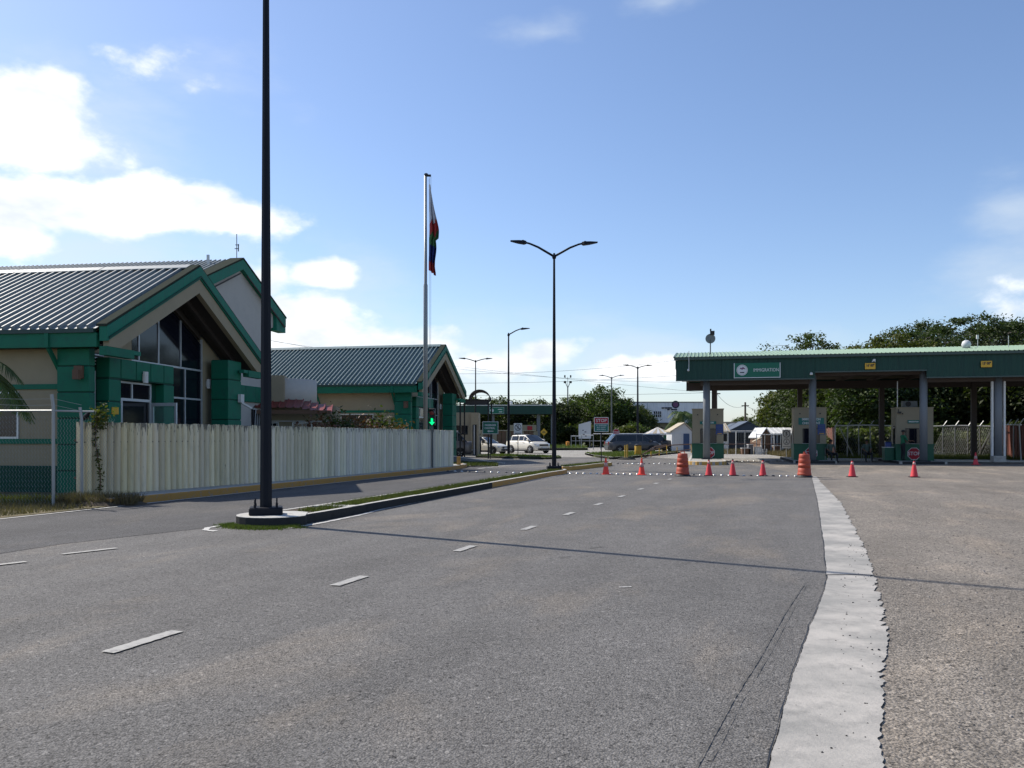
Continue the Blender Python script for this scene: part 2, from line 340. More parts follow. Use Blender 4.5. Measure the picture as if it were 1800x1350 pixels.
def thing(name, label, cat, loc=(0, 0, 0), rz=0., group=None):
    o = bpy.data.objects.new(name, None); COL.objects.link(o); o.location = loc; o.rotation_euler = (0, 0, rz); o.empty_display_size = .2
    return tag(o, label, cat, group)
def dup(root, loc, rz=None, label=None, group=None, scale=None):
    def cp(o, par):
        c = o.copy(); COL.objects.link(c)
        if par: c.parent = par
        for k in kids.get(o.name, []): cp(k, c)
        return c
    kids = {}
    for o in bpy.data.objects:
        if o.parent: kids.setdefault(o.parent.name, []).append(o)
    r = cp(root, None); r.location = loc
    if rz is not None: r.rotation_euler = (0, 0, rz)
    if label: r['label'] = label
    if group: r['group'] = group
    if scale: r.scale = scale
    return r
def text(name, s_, size, loc, parent, m_, ry=0., bold=0., align='CENTER', squeeze=1., **kw):
    """lettering standing in the XZ plane and facing -Y"""
    cu = bpy.data.curves.new(name, 'FONT'); cu.body = s_; cu.size = size; cu.align_x = align; cu.align_y = 'CENTER'; cu.offset = bold; cu.extrude = .004; cu.resolution_u = 3
    o = bpy.data.objects.new(name, cu); COL.objects.link(o)
    me = bpy.data.meshes.new_from_object(o.evaluated_get(bpy.context.evaluated_depsgraph_get()))
    bpy.data.objects.remove(o); me.transform(Matrix.Diagonal((squeeze, 1, 1, 1))); me.transform(Matrix.Rotation(pi/2, 4, 'X')); me.materials.clear(); me.materials.append(M[m_])
    return link(name, me, parent, loc=loc, rot=(0, 0, ry), **kw)
def struct(name, mb, mats, **kw):
    o = mb.build(name, mats, **kw); o['kind'] = 'structure'; return o
def flat(poly, z):
    mb = MB(); mb.add([(p[0], p[1], z) for p in poly], [tuple(range(len(poly)))]); return mb
def polyline(pts, wd, z, step=None, jit=0.):
    pts = [Vector(p[:2]) for p in pts]; L_ = []; R_ = []
    if step:
        out = []
        for a, b_ in zip(pts, pts[1:]):
            n = max(1, int((b_-a).length/step)); out += [a.lerp(b_, k/n) for k in range(n)]
        pts = out+[pts[-1]]
    for i, p in enumerate(pts):
        d = (pts[min(i+1, len(pts)-1)]-pts[max(i-1, 0)]).normalized(); nrm = Vector((-d.y, d.x))
        j = random.uniform(-jit, jit); k = random.uniform(-jit, jit)
        L_.append((*(p+nrm*(wd/2+j)), z)); R_.append((*(p-nrm*(wd/2+k)), z))
    mb = MB(); mb.rows([L_, R_]); return mb
def interp(pts, t_):
    """point at fraction of arclength"""
    ls = [(Vector(b_)-Vector(a)).length for a, b_ in zip(pts, pts[1:])]; tot = sum(ls); d = t_*tot
    for (a, b_), l_ in zip(zip(pts, pts[1:]), ls):
        if d <= l_+1e-9: return Vector(a).lerp(Vector(b_), d/l_ if l_ else 0)
        d -= l_
    return Vector(pts[-1])

# ------------------------------------------------------------------ foliage helpers (numpy)
def leaves_mesh(name, centers, sizes, mat_, aspect=1.8, upness=.35, seed=0):
    rng = np.random.RandomState(seed); n = len(centers); c = np.asarray(centers, float); s_ = np.asarray(sizes, float)[:, None]
    nrm = rng.normal(size=(n, 3)); nrm[:, 2] = np.abs(nrm[:, 2])+upness; nrm /= np.linalg.norm(nrm, axis=1)[:, None]
    a = np.cross(nrm, rng.normal(size=(n, 3))); a /= np.linalg.norm(a, axis=1)[:, None]; b_ = np.cross(nrm, a)
    v = np.stack([c-a*s_*.5*aspect, c+b_*s_*.5+nrm*s_*.08, c+a*s_*.5*aspect, c-b_*s_*.5+nrm*s_*.08], 1).reshape(-1, 3)
    me = bpy.data.meshes.new(name); me.vertices.add(4*n); me.loops.add(4*n); me.polygons.add(n)
    me.vertices.foreach_set('co', v.ravel()); me.loops.foreach_set('vertex_index', np.arange(4*n)); me.polygons.foreach_set('loop_start', np.arange(n)*4); me.polygons.foreach_set('loop_total', np.full(n, 4))
    me.materials.append(M[mat_]); me.update(calc_edges=True); return me
def make_tree_meshes(seed, h, rad, crown_h, nclump=150, per=60, leaf=.26, mat_='leaf', flat_=1., clump_r=.75, trunk_r=.28, shell=.35):
    rng = np.random.RandomState(seed); cz = h-crown_h/2
    cl = []
    while len(cl) < nclump:
        p = rng.uniform(-1, 1, 3); r_ = np.linalg.norm(p)
        if r_ > 1 or r_ < shell: continue
        lump = 1+.22*sin(3*atan2(p[1], p[0])+seed)+.14*sin(7*atan2(p[1], p[0])+2*seed)
        if p[2] < -.25 and rng.rand() < .6*flat_: continue
        cl.append((p[0]*rad*lump, p[1]*rad*lump, cz+p[2]*crown_h/2*(1+.15*sin(5*p[0]+seed))))
    cl = np.array(cl)
    pts = []; sz = []
    for c in cl:
        k = int(per*rng.uniform(.5, 1.4)); rr = clump_r*rng.uniform(.6, 1.3)
        q = rng.normal(size=(k, 3))*[rr*.62, rr*.62, rr*.38]+c; pts.append(q); sz.append(rng.uniform(.6, 1.3, k)*leaf)
    crown = leaves_mesh('crown', np.concatenate(pts), np.concatenate(sz), mat_, seed=seed)
    mb = MB(); th = max(h-crown_h*.95, h*.22); lean = rng.uniform(-.3, .3, 2)
    top = Vector((lean[0], lean[1], th)); mb.tube([(0, 0, -.2), (lean[0]*.3, lean[1]*.3, th*.5), top], [trunk_r*1.25, trunk_r, trunk_r*.8], 8)
    nl = 7; limbs = []
    for i in range(nl):
        a = 2*pi*i/nl+rng.uniform(-.3, .3); e = Vector((cos(a)*rad*.55, sin(a)*rad*.55, cz+rng.uniform(-.1, .25)*crown_h)); m1 = top.lerp(e, .5)+Vector((0, 0, rng.uniform(-.3, .2)))
        mb.tube([top-Vector((0, 0, .2)), m1, e], [trunk_r*.5, trunk_r*.32, trunk_r*.16], 5); limbs += [m1, e, top.lerp(e, .75)]
    e = Vector((0, 0, cz+crown_h*.25)); mb.tube([top, e], [trunk_r*.6, trunk_r*.15], 5); limbs += [e, top.lerp(e, .5)]
    for c in cl[::2]:
        c = Vector(c); b_ = min(limbs, key=lambda q: (q-c).length); mb.tube([b_, b_.lerp(c, .5)+Vector((0, 0, .12)), c], [trunk_r*.16, trunk_r*.1, trunk_r*.05], 3, False)
    return crown, mb.mesh('trunk', 'bark', True)
def place_tree(name, meshes, label, cat, loc, rz=0., s_=1., group=None, sz=None):
    t_ = thing(name, label, cat, loc, rz, group); t_.scale = (s_, s_, sz or s_); link('crown', meshes[0], t_); link('trunk', meshes[1], t_); return t_
def blades(name, pts, hmin, hmax, wd, mat_, seed=0):
    rng = np.random.RandomState(seed); p = np.asarray(pts, float); n = len(p)
    a = rng.uniform(0, 2*pi, n); d = np.stack([np.cos(a), np.sin(a), np.zeros(n)], 1)*wd/2; hh = rng.uniform(hmin, hmax, n)
    l_ = rng.normal(size=(n, 3))*.35; l_[:, 2] = 1; tip = p+l_*hh[:, None]
    v = np.stack([p-d, p+d, tip], 1).reshape(-1, 3); me = bpy.data.meshes.new(name); me.vertices.add(3*n); me.loops.add(3*n); me.polygons.add(n)
    me.vertices.foreach_set('co', v.ravel()); me.loops.foreach_set('vertex_index', np.arange(3*n)); me.polygons.foreach_set('loop_start', np.arange(n)*3); me.polygons.foreach_set('loop_total', np.full(n, 3))
    me.materials.append(M[mat_]); me.update(calc_edges=True); return me
def in_poly(poly, n, seed=0):
    rng = np.random.RandomState(seed); P_ = np.array([p[:2] for p in poly]); lo = P_.min(0); hi = P_.max(0); out = []
    while sum(len(o) for o in out) < n:
        q = rng.uniform(lo, hi, (n, 2)); ins = np.zeros(n, bool); j = len(P_)-1
        for i in range(len(P_)):
            c_ = ((P_[i, 1] > q[:, 1]) != (P_[j, 1] > q[:, 1])) & (q[:, 0] < (P_[j, 0]-P_[i, 0])*(q[:, 1]-P_[i, 1])/(P_[j, 1]-P_[i, 1]+1e-12)+P_[i, 0]); ins ^= c_; j = i
        out.append(q[ins])
    return np.concatenate(out)[:n]
def palm(name, label, loc, h, fl, nf=16, seed=0, tr=.13, mat_='palm_leaf'):
    rng = random.Random(seed); t_ = thing(name, label, 'palm tree', loc)
    MB().tube([(0, 0, -.1), (.08, 0, h*.5), (0, .05, h)], [tr*1.3, tr, tr*.9], 8).build('trunk', 'bark', t_, True)
    for i in range(nf):
        a = 2*pi*i/nf*2.4+rng.uniform(-.2, .2); up = rng.uniform(-.2, 1.1); mb = MB(); sp = []
        for k in range(9):
            u = k/8; sp.append(Vector((cos(a)*fl*u*cos(up*.6), sin(a)*fl*u*cos(up*.6), h+fl*(up*.8*u-1.0*u*u))))
        mb.tube(sp, [.025, .022, .02, .018, .016, .014, .012, .01, .006], 3, False)
        for k in range(1, 28):
            u = k/28; p = interp(sp, u); q = interp(sp, min(1, u+.03)); d = (q-p).normalized() if (q-p).length > 1e-6 else Vector((0, 0, -1))
            sd_ = d.cross(Vector((0, 0, 1))).normalized(); ll = fl*.34*(sin(pi*min(u*.9+.12, 1))**.6)
            for sg in (-1, 1):
                tip = p+sd_*sg*ll*.8+d*ll*.45+Vector((0, 0, -ll*rng.uniform(.25, .6))); mb.quad(p-d*.02*fl, p+d*.03*fl, tip)
        mb.build('frond', mat_, t_)
    return t_
# ================================================================== GROUND
struct('ground', flat([(-450, -30), (450, -30), (450, 700), (-450, 700)], 0), 'gravel')
struct('field', flat([(-440, 63), (440, 58), (440, 690), (-440, 690)], .006), 'turf')
left_line = [(-17.5, -8), (-9.75, 15.5), (-8.95, 18)]
struct('road', flat([(-17.5, -8), (-9.75, 15.5), (-8.95, 18), (-8.85, 18.7), (-2.6, 37.5), (-2.3, 42), (-9, 44), (-40, 45), (-40, 62), (11.5, 64), (13.5, 49), (11.56, 31.6), (7.46, 20), (4.5, 11.8), (3.62, 9.4), (3.12, 8.2), (2.51, 6.88), (1.86, 5.42), (1.23, 3.94), (-3.2, -8)], .004), 'asphalt')
struct('side_road', flat([(-17.4, -8), (-9.7, 15.4), (-8.9, 18), (-8.75, 18.8), (-2.6, 37.3), (-1.9, 40), (1.6, 36), (.4, 31.2), (-1.45, 25), (-3.7, 17.9), (-4.75, 14.9), (-6.6, 12.0), (-12.5, -8)], .008), 'asphalt_dark')
struct('far_road', flat([(-45, 66), (-12, 62), (10, 58), (13, 51), (28, 50), (27, 60), (20, 76), (60, 100), (20, 110), (-40, 92)], .012), 'far_concrete')
struct('verge', flat([(-80, -8), (-17.6, -8), (-9.9, 15.4), (-9.1, 17.9), (-8.95, 18.8), (-2.75, 37.6), (-3.6, 42), (-10, 43.5), (-80, 44)], .016), 'dry_verge')
# concrete strip with crumbling edges
lft = [(-2.6, -6), (1.23, 3.94), (1.86, 5.42), (2.51, 6.88), (3.12, 8.2), (3.55, 9.2), (3.68, 9.6), (4.5, 11.8), (7.46, 20), (11.56, 31.6)]
rgt = [(-1.8, -6), (1.78, 3.94), (2.72, 5.98), (3.3, 7.2), (3.65, 8.1), (4.32, 9.8), (5.58, 13.2), (7.73, 19.2), (10.26, 27.1), (11.75, 31.6)]
Ls = []; Rs = []; n = 1100; jl = jr = 0.
for i in range(n+1):
    u = (i/n)**1.6; jl = jl*.8+random.uniform(-.004, .004); jr = jr*.7+random.uniform(-.016, .016)
    a = interp(lft, u); b_ = interp(rgt, u)
    if random.random() < .06: jr -= random.uniform(.015, .05)
    Ls.append((a.x+jl, a.y, .010)); Rs.append((b_.x+jr, b_.y, .010))
mb = MB(); mb.rows([Ls, Rs]); struct('concrete_strip', mb, 'strip_concrete')
struct('strip_gap', polyline([(a[0]-.012, a[1]) for a in Ls[::6]], .006, .013, None, .003), 'black')
struct('strip_joint', polyline([(3.56, 9.33), (3.85, 9.34), (4.12, 9.30)], .05, .0135, .05, .012), 'patch_tar')
for off, wd in ((0, .007), (.055, .004)):
    struct('road_seam', polyline([(.20+off, 2.3), (.89+off, 3.94), (1.34+off, 4.95), (1.86+off, 6.05), (2.45+off, 7.35), (3.12+off*.5, 8.75)], wd, .0125, .06, .003), 'patch_tar')
# painted lines
dash = [(-2.84, 6.32, .70), (-1.77, 8.95, .62), (-.66, 11.5, .6), (.29, 14.05, .6), (1.16, 16.6, .6), (2.0, 18.9, .6), (2.85, 21.3, .6), (3.8, 24.2, .6), (4.75, 27.0, .6), (5.7, 29.6, .6)]
for x, y, L in dash:
    dx, dy = .36*L/2/1.06, L/2/1.06
    struct('lane_dash', polyline([(x-dx, y-dy), (x+dx, y+dy)], .125, .014, .05, .006), 'road_white_old')
for p in (((-6.0, 10.93), (-5.56, 11.52)), ((-6.55, 9.7), (-6.1, 10.28)), ((-7.1, 8.45), (-6.66, 9.05)), ((-7.9, 6.6), (-7.4, 7.3))):
    struct('lane_dash', polyline(p, .10, .016, .05, .005), 'road_white_old')
struct('median_line', polyline([(-3.86, 13.92), (-3.5, 14.7), (-3.06, 16.2), (-2.78, 17.6), (-2.35, 19.2), (-1.55, 22.2), (-.2, 26.2), (2.35, 33.8)], .10, .014, .1, .012), 'road_white')
struct('median_loop_line', polyline([(-4.9, 13.55), (-5.15, 13.75), (-5.22, 14.05), (-5.1, 14.5), (-4.9, 14.9)], .10, .014, .04, .008), 'road_white')
struct('edge_line', polyline([(-17.2, -8), (-9.65, 15.6), (-8.75, 18.2), (-7.0, 23.8), (-2.6, 37.1)], .09, .020, .2, .012), 'road_white')
struct('junction_line', polyline([G(840, 824.5), G(868, 821), G(900, 818)], .12, .014, .2, .02), 'road_white')
for a, b_, wd in ((G(1035, 965), G(1060, 962), .04), (G(980, 981), G(1003, 979), .04)):
    struct('tar_spot', polyline([a, (a+b_)/2, b_], wd*.6, .0122, .012, wd*.3), 'patch_tar')
struct('scuff_mark', polyline([G(1088, 1034), G(1110, 1033)], .03, .0126, .02, .008), 'road_white')
# loose stones
def stones(name, poly, n, smin, smax, m_, z, seed):
    pts = in_poly(poly, n, seed); rng = random.Random(seed); mb = MB()
    for x, y in pts:
        s_ = smin*(smax/smin)**(rng.random()**2.2); a = rng.uniform(0, pi); e = rng.uniform(.6, 1.); vs = []
        for k in range(5): t_ = a+2*pi*k/5+rng.uniform(-.3, .3); vs.append((x+cos(t_)*s_*rng.uniform(.8, 1.1), y+sin(t_)*s_*e, z-.001))
        for k in range(4): t_ = a+.5+pi*k/2; vs.append((x+cos(t_)*s_*.55, y+sin(t_)*s_*e*.55, z+s_*rng.uniform(.5, .8)))
        o = [(0, 1, 6, 5), (1, 2, 6), (2, 3, 7, 6), (3, 4, 8, 7), (4, 0, 5, 8), (5, 6, 7, 8)]; mb.add(vs, o)
    ob = mb.build(name, m_); ob['kind'] = 'stuff'; return ob
lot = [(2.0, 3.5), (3.1, 6), (4.0, 8), (5.6, 12), (8.8, 20), (20, 26), (24, 20), (9, 3.5)]
stones('loose_gravel', lot, 9000, .004, .016, 'pebble', .001, 3); stones('dark_gravel', lot, 5000, .004, .014, 'pebble_dark', .001, 4)
stones('road_grit', [(-7, 3.5), (-8, 14), (3.6, 12), (3.2, 8.6), (1.2, 3.7)], 2200, .003, .008, 'pebble', .005, 5)
stones('strip_grit', [(1.4, 3.9), (3.4, 8.5), (4.9, 12), (5.4, 12), (3.9, 8.5), (1.7, 3.9)], 130, .005, .013, 'black', .011, 6)

# ------------------------------------------------------------------ kerbs
def kerb(parent, pts, side, h, wd, seg, paint, z0=0., top=None):
    """kerb stones along pts; side = +1 puts their thickness on the left of the path"""
    pts = [Vector(p[:2]) for p in pts]; tot = sum((b_-a).length for a, b_ in zip(pts, pts[1:])); n = max(1, round(tot/seg))
    for i in range(n):
        o_, q_ = [], []
        ss = [i/n+.004/tot, (i+1)/n-.004/tot]
        k = 4; us = [ss[0]+(ss[1]-ss[0])*j/k for j in range(k+1)]
        dz = random.uniform(-.006, .006)
        for u in us:
            a = interp(pts, u); e = .3/tot; d = (interp(pts, min(1, u+e))-interp(pts, max(0, u-e))).normalized(); nr = Vector((-d.y, d.x))*side
            o_.append(a); q_.append(a+nr*wd)
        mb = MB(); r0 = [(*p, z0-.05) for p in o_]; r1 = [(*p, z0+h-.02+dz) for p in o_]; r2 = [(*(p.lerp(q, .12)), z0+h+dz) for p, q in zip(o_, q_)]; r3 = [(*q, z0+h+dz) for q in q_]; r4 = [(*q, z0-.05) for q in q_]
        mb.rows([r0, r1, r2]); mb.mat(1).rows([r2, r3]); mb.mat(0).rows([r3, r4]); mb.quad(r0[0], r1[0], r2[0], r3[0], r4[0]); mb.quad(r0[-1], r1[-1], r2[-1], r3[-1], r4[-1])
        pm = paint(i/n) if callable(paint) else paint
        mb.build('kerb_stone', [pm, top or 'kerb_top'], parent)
def rounded(c, r, a0, a1, n=8): return [(c[0]+r*cos(a0+(a1-a0)*k/n), c[1]+r*sin(a0+(a1-a0)*k/n)) for k in range(n+1)]
med = struct('median', flat([(-4.3, 15.4), (-3.9, 14.9), (-2.95, 17.9), (-1.7, 22), (-.8, 25), (1.1, 31.2), (2.1, 34), (1.7, 35), (.5, 31.2), (-1.35, 25), (-2.3, 22), (-3.6, 17.9), (-4.4, 15.9)], .15), 'soil')
front = [(-3.86, 14.35), (-3.3, 16.0), (-2.72, 17.9), (-1.46, 22), (-.56, 25), (1.34, 31.2), (2.3, 33.9), (2.25, 34.8), (1.85, 35.3)]
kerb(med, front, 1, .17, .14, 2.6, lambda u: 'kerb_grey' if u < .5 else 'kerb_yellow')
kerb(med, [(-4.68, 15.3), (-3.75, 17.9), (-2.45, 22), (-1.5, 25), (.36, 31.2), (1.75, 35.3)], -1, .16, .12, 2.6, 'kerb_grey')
mb = MB(); nose = rounded((-4.28, 14.75), .66, R(-20), R(-320), 18); mb.prism(nose, 0, .17, 'z'); mb.build('nose_slab', 'kerb_grey', med)
mb = MB(); mb.prism([(c[0], c[1]) for c in rounded((-4.28, 14.75), .655, R(-20), R(-320), 18)], .1705, .178, 'z'); mb.build('nose_top', 'kerb_top', med)
MB().prism([(-4.05, 16.6), (-3.2, 16.4), (-3.1, 16.75), (-3.95, 16.95)], .14, .172, 'z').build('concrete_pad', 'kerb_top', med)
gp = [(-4.1, 15.6), (-3.7, 15.4), (-2.92, 17.9), (-1.68, 22), (-.78, 25), (1.12, 31.2), (2.05, 34), (1.7, 34.6), (.52, 31.2), (-1.33, 25), (-2.28, 22), (-3.55, 17.9)]
q = in_poly(gp, 16000, 11); link('median_grass', blades('median_grass', np.c_[q, np.full(len(q), .15)], .03, .085, .014, 'grass_blade', 1), kind='stuff')
rng = np.random.RandomState(5); th = rng.uniform(-2.9, -.7, 6000); rr = .66+np.abs(rng.normal(0, .13, 6000)); q = np.c_[-4.28+rr*np.cos(th)*1.02, 14.75+rr*np.sin(th), np.zeros(6000)]
link('nose_grass', blades('nose_grass', q, .02, .07, .014, 'grass_blade', 2), kind='stuff')
med2 = struct('second_median', flat([(2.55, 37.0), (5.2, 43), (4.7, 43.8), (2.05, 38)], .15), 'soil')
kerb(med2, [(1.95, 38.0), (2.1, 37.0), (2.55, 36.7), (5.3, 42.9), (5.2, 43.7), (4.6, 44.0)], 1, .19, .14, 2.2, 'kerb_yellow_bright'); kerb(med2, [(1.95, 38), (4.6, 44)], -1, .17, .12, 2.2, 'kerb_yellow')
q = in_poly([(2.5, 37.2), (5.1, 43), (4.7, 43.6), (2.2, 38)], 4000, 12); link('second_median_grass', blades('second_median_grass', np.c_[q, np.full(len(q), .15)], .04, .12, .02, 'grass_blade', 3), kind='stuff')
# plinth under the panel fence
FEN = [(-10.15, 19.1), (-9.67, 20.2), (-7.49, 25.4), (-2.81, 38.6)]; KRB = [(-9.0, 18.4), (-7.08, 24.05), (-2.72, 37.3), (-2.2, 40.6), (-2.5, 41.6)]
pl = struct('fence_plinth', MB().prism([(-8.9, 18.75), (-7.2, 24.1), (-2.85, 37.3), (-2.35, 40.5), (-2.9, 41), (-3.3, 38.9), (-7.8, 25.6), (-10.0, 20.4), (-10.2, 19.6)], 0, .165, 'z'), 'concrete')
kerb(pl, KRB, 1, .18, .15, 1.9, 'kerb_yellow')

# ------------------------------------------------------------------ panel fence
m, t, b, pos = nodes('panel_paint')
sp = t.node('ShaderNodeSeparateXYZ'); t.put(sp.inputs[0], pos)
st = t.noise(t.mapping(pos, scale=(4, 4, .5)), 2.2, 7., .7); top = t.ramp(sp.outputs[2], 1.5, 1.95)
c = t.mix(t.ramp(sp.outputs[1], 20, 30), (.74, .62, .41), (.62, .60, .50)); c = t.mix(t.m('MULTIPLY', t.ramp(st, .5, .75), .5), c, (.30, .28, .22))
c = t.mix(t.m('MULTIPLY', t.ramp(t.m('ADD', t.noise(t.mapping(pos, scale=(9, 9, 1.2)), 2.5, 6., .7), t.m('MULTIPLY', top, .22)), .66, .72), .85), c, (.07, .065, .055))
oi = t.node('ShaderNodeObjectInfo'); rv = t.ramp(oi.outputs['Random'], 0, 1, .74, 1.1); c = t.mix(1., c, t.node('ShaderNodeCombineColor', Red=rv, Green=rv, Blue=t.m('MULTIPLY', rv, t.ramp(t.m('FRACT', t.m('MULTIPLY', oi.outputs['Random'], 7.3)), 0, 1, .9, 1.05))).outputs[0], 'MULTIPLY')
t.put(b.inputs['Base Color'], c); b.inputs['Roughness'].default_value = .75; bumpn(t, b, st, .008)
fe = thing('panel_fence', 'long cream fence of upright corrugated panels on a yellow kerb', 'fence', (-10.15, 19.1, 0)); O = Vector((-10.15, 19.1))
tot = sum((Vector(b_)-Vector(a)).length for a, b_ in zip(FEN, FEN[1:])); NP = 104
pm = []
for v_ in range(4):
    mb = MB(); rs = []
    for k in range(7):
        a = pi*k/6; x = -.091+.182*k/6; y = .01-.10*sin(a)**.5
        rs.append([(x, y, 0), (x+random.uniform(-.002, .002), y, .9), (x, y, 1.75+random.uniform(-.008, .008))])
    mb.rows(rs); back = [[(p[0], p[1]+.012, p[2]) for p in r] for r in rs]; mb.rows(back); mb.rows([[r[-1] for r in rs], [r[-1] for r in back]])
    pm.append(mb.mesh('fence_panel', 'panel_paint', True))
for i in range(NP):
    u = (i+.5)/NP; p = interp(FEN, u); q = interp(FEN, min(1, u+.02)); q0 = interp(FEN, max(0, u-.02)); d = (q-q0).normalized()
    zz = .165 if i > 3 else .02
    o = link('fence_panel', pm[i % 4], fe, loc=(p.x-O.x, p.y-O.y, zz), rot=(random.uniform(-.008, .008), random.uniform(-.006, .006), atan2(d.y, d.x)+random.uniform(-.03, .03)))
    o.scale = (tot/NP/.2, 1, (1.75-.0*u)/1.75*(1-.05*u)*(1+(.145/1.75 if i < 4 else 0)+random.uniform(-.006, .006)))
mb = MB()
for zz in (.5, 1.38): mb.tube([(*(interp(FEN, k/12)-O+Vector((-.05, .02))), zz+.1) for k in range(13)], .03, 6)
mb.build('rail', 'wood_brown', fe)
mb = MB(); mb.rows([[(*(interp(FEN, k/12)-O+Vector((-.03, .012))), z) for k in range(13)] for z in (.12, 1.82)]); mb.build('groove_shade_sheet', 'shade_and_dark_parts', fe)  # added dark sheet; its colour paints the shade in the grooves between panels
mb = MB()
for i in range(NP):
    p = interp(FEN, (i)/NP)-O; mb.box(p.x+.0, p.x+.03, p.y-.035, p.y-.005, 1.42, 1.45)
mb.build('bolts', 'shade_and_dark_parts', fe)['kind'] = 'stuff'
MB().box(-.09, .09, -.09, .09, 0, .42).build('end_post', 'kerb_yellow', None, loc=(-2.55, 39.2, .16))
tag(bpy.data.objects['end_post'], 'short ochre concrete post at the far end of the panel fence', 'post')
# dirt heap, dry grass, vine
mb = MB(); c0 = (-9.35, 18.75); rs = []
for i in range(7):
    r_ = i/6; rs.append([(c0[0]+cos(k*pi/8)*r_*1.0*(1+.2*sin(k*2.3)), c0[1]+sin(k*pi/8)*r_*.55, (.22*(1-r_**1.5)+random.uniform(-.02, .02)) if i < 6 else -.02) for k in range(16)])
mb.rows(rs, close=True); tag(mb.build('dirt_heap', 'soil', smooth=True), 'low heap of dark soil against the near end of the panel fence', 'dirt heap')
q = in_poly([(-22, 15), (-11.5, 15.4), (-10.0, 15.8), (-9.2, 18.0), (-9.9, 19.0), (-9.9, 20.4), (-22, 21.5)], 26000, 21)
link('dry_grass', blades('dry_grass', np.c_[q, np.full(len(q), .01)], .04, .16, .02, 'dry_blade', 4), kind='stuff')
q = in_poly([(-22, 18.9), (-10.2, 18.5), (-9.2, 18.3), (-9.9, 20.4), (-22, 21.0)], 9000, 22)
q2 = in_poly([(-10.3, 18.4), (-8.5, 18.35), (-8.6, 19.1), (-10.2, 19.3)], 2600, 23); link('heap_weeds', blades('heap_weeds', np.c_[q2, np.full(len(q2), .05)], .06, .3, .025, 'dry_blade', 7), kind='stuff')
link('weeds', blades('weeds', np.c_[q, np.full(len(q), .01)], .05, .2, .02, 'grass_blade', 5), kind='stuff')
rng = np.random.RandomState(8); vp = []; base = Vector((-9.82, 19.55))
for k in range(150):
    z = rng.uniform(.3, 2.0); wdt = .03+.05*max(0, (z-1.3)); vp.append((base.x+rng.normal(0, wdt)+.06*sin(z*3), base.y-.12+rng.normal(0, .04), z))
for k in range(260): vp.append((base.x+.03+rng.normal(0, .13), base.y-.1+rng.normal(0, .1), 2.03+rng.normal(0, .13)))
vt = thing('vine', 'thin leafy vine climbing the near panels of the cream fence', 'vine', (0, 0, 0)); link('leaves', leaves_mesh('leaves', vp, rng.uniform(.03, .07, len(vp)), 'leaf_light', seed=9), vt)
MB().tube([(base.x+.06*sin(z*3), base.y-.12, z) for z in np.linspace(0, 2.1, 12)], .014, 5).build('stem', 'wood_brown', vt)

# ------------------------------------------------------------------ chain link fence at the left
cf = thing('chain_link_fence', 'grey chain link fence with barbed wire tops in front of the panels at far left', 'fence', (-10.3, 18.4, 0))
CL = [(-16, 18.75), (-10.3, 18.42), (-9.98, 19.0), (-9.62, 19.95)]; O2 = Vector((-10.3, 18.4))
for i, p in enumerate([(-14.4, 18.66), (-10.3, 18.4), (-9.98, 19.0)]):
    x, y = p[0]-O2.x, p[1]-O2.y; zt = [2.5, 2.52, 2.25][i]
    MB().tube([(x, y, -.1), (x, y, zt-.3), (x-.03, y-.02, zt)], .036 if i < 2 else .034, 8).build('post', 'galv', cf)
MB().tube([(p[0]-O2.x, p[1]-O2.y, 2.15) for p in CL[:3]]+[(-9.75-O2.x, 19.1-O2.y, 2.15)], .022, 6).build('top_rail', 'galv', cf)
mb = MB()
for zz in (2.28, 2.42): mb.tube([(-16-O2.x, .35, zz+.03)]+[(x, .3-.3*(x+5.7)/5.7+.0, zz+.012*sin(x*3)) for x in np.linspace(-5, 0, 9)]+[(.32, .6, zz-.12)], .004, 3)
mb.build('barbed_wire', 'galv', cf)
mb = MB(); Lc = sum((Vector(b_)-Vector(a)).length for a, b_ in zip(CL, CL[1:])); dxm = .075; n = int(Lc/dxm)
for i in range(n):
    p0 = []; u0 = i*dxm/Lc
    for k in range(int(2.05/.055)):
        u = min(1, u0+(dxm*.52/Lc)*(k % 2)); p = interp(CL, u)-O2; p0.append((p.x, p.y+.006*(k % 2), .05+k*.055))
    p1 = [(p[0], p[1], p[2]) for p in p0]
    mb.tube(p1, .0034, 3, False)
mb.build('mesh', 'galv', cf)['kind'] = 'stuff'
# bird on the rail
bd = thing('bird', 'black long-tailed bird perched on the rail above the near panel', 'bird', (-10.02, 19.25, 1.93), R(-25))
def skin_mesh(name, pts, edges, radii, mats, root=0, sub=2, fn=None):
    me = bpy.data.meshes.new(name+'_cage'); me.from_pydata([tuple(p) for p in pts], edges, []); o = bpy.data.objects.new(name+'_cage', me); COL.objects.link(o)
    o.modifiers.new('skin', 'SKIN'); ss = o.modifiers.new('sub', 'SUBSURF'); ss.levels = sub; ss.render_levels = sub
    for i, sv in enumerate(me.skin_vertices[0].data): r_ = radii[i]; sv.radius = r_ if isinstance(r_, tuple) else (r_, r_); sv.use_root = (i == root)
    out = bpy.data.meshes.new_from_object(o.evaluated_get(bpy.context.evaluated_depsgraph_get())); bpy.data.objects.remove(o); out.name = name
    out.materials.clear()
    for m_ in mats: out.materials.append(M[m_])
    out.polygons.foreach_set('use_smooth', [True]*len(out.polygons))
    if fn:
        for p in out.polygons: p.material_index = fn(p.center)
    return out
link('body', skin_mesh('body', [(0, 0, .10), (.07, 0, .15), (.11, 0, .20), (.16, 0, .205), (-.08, 0, .05), (-.24, 0, -.06)], [(0, 1), (1, 2), (2, 3), (0, 4), (4, 5)], [.06, .05, .036, .008, .042, .02], ['bird_black'], sub=2), bd)
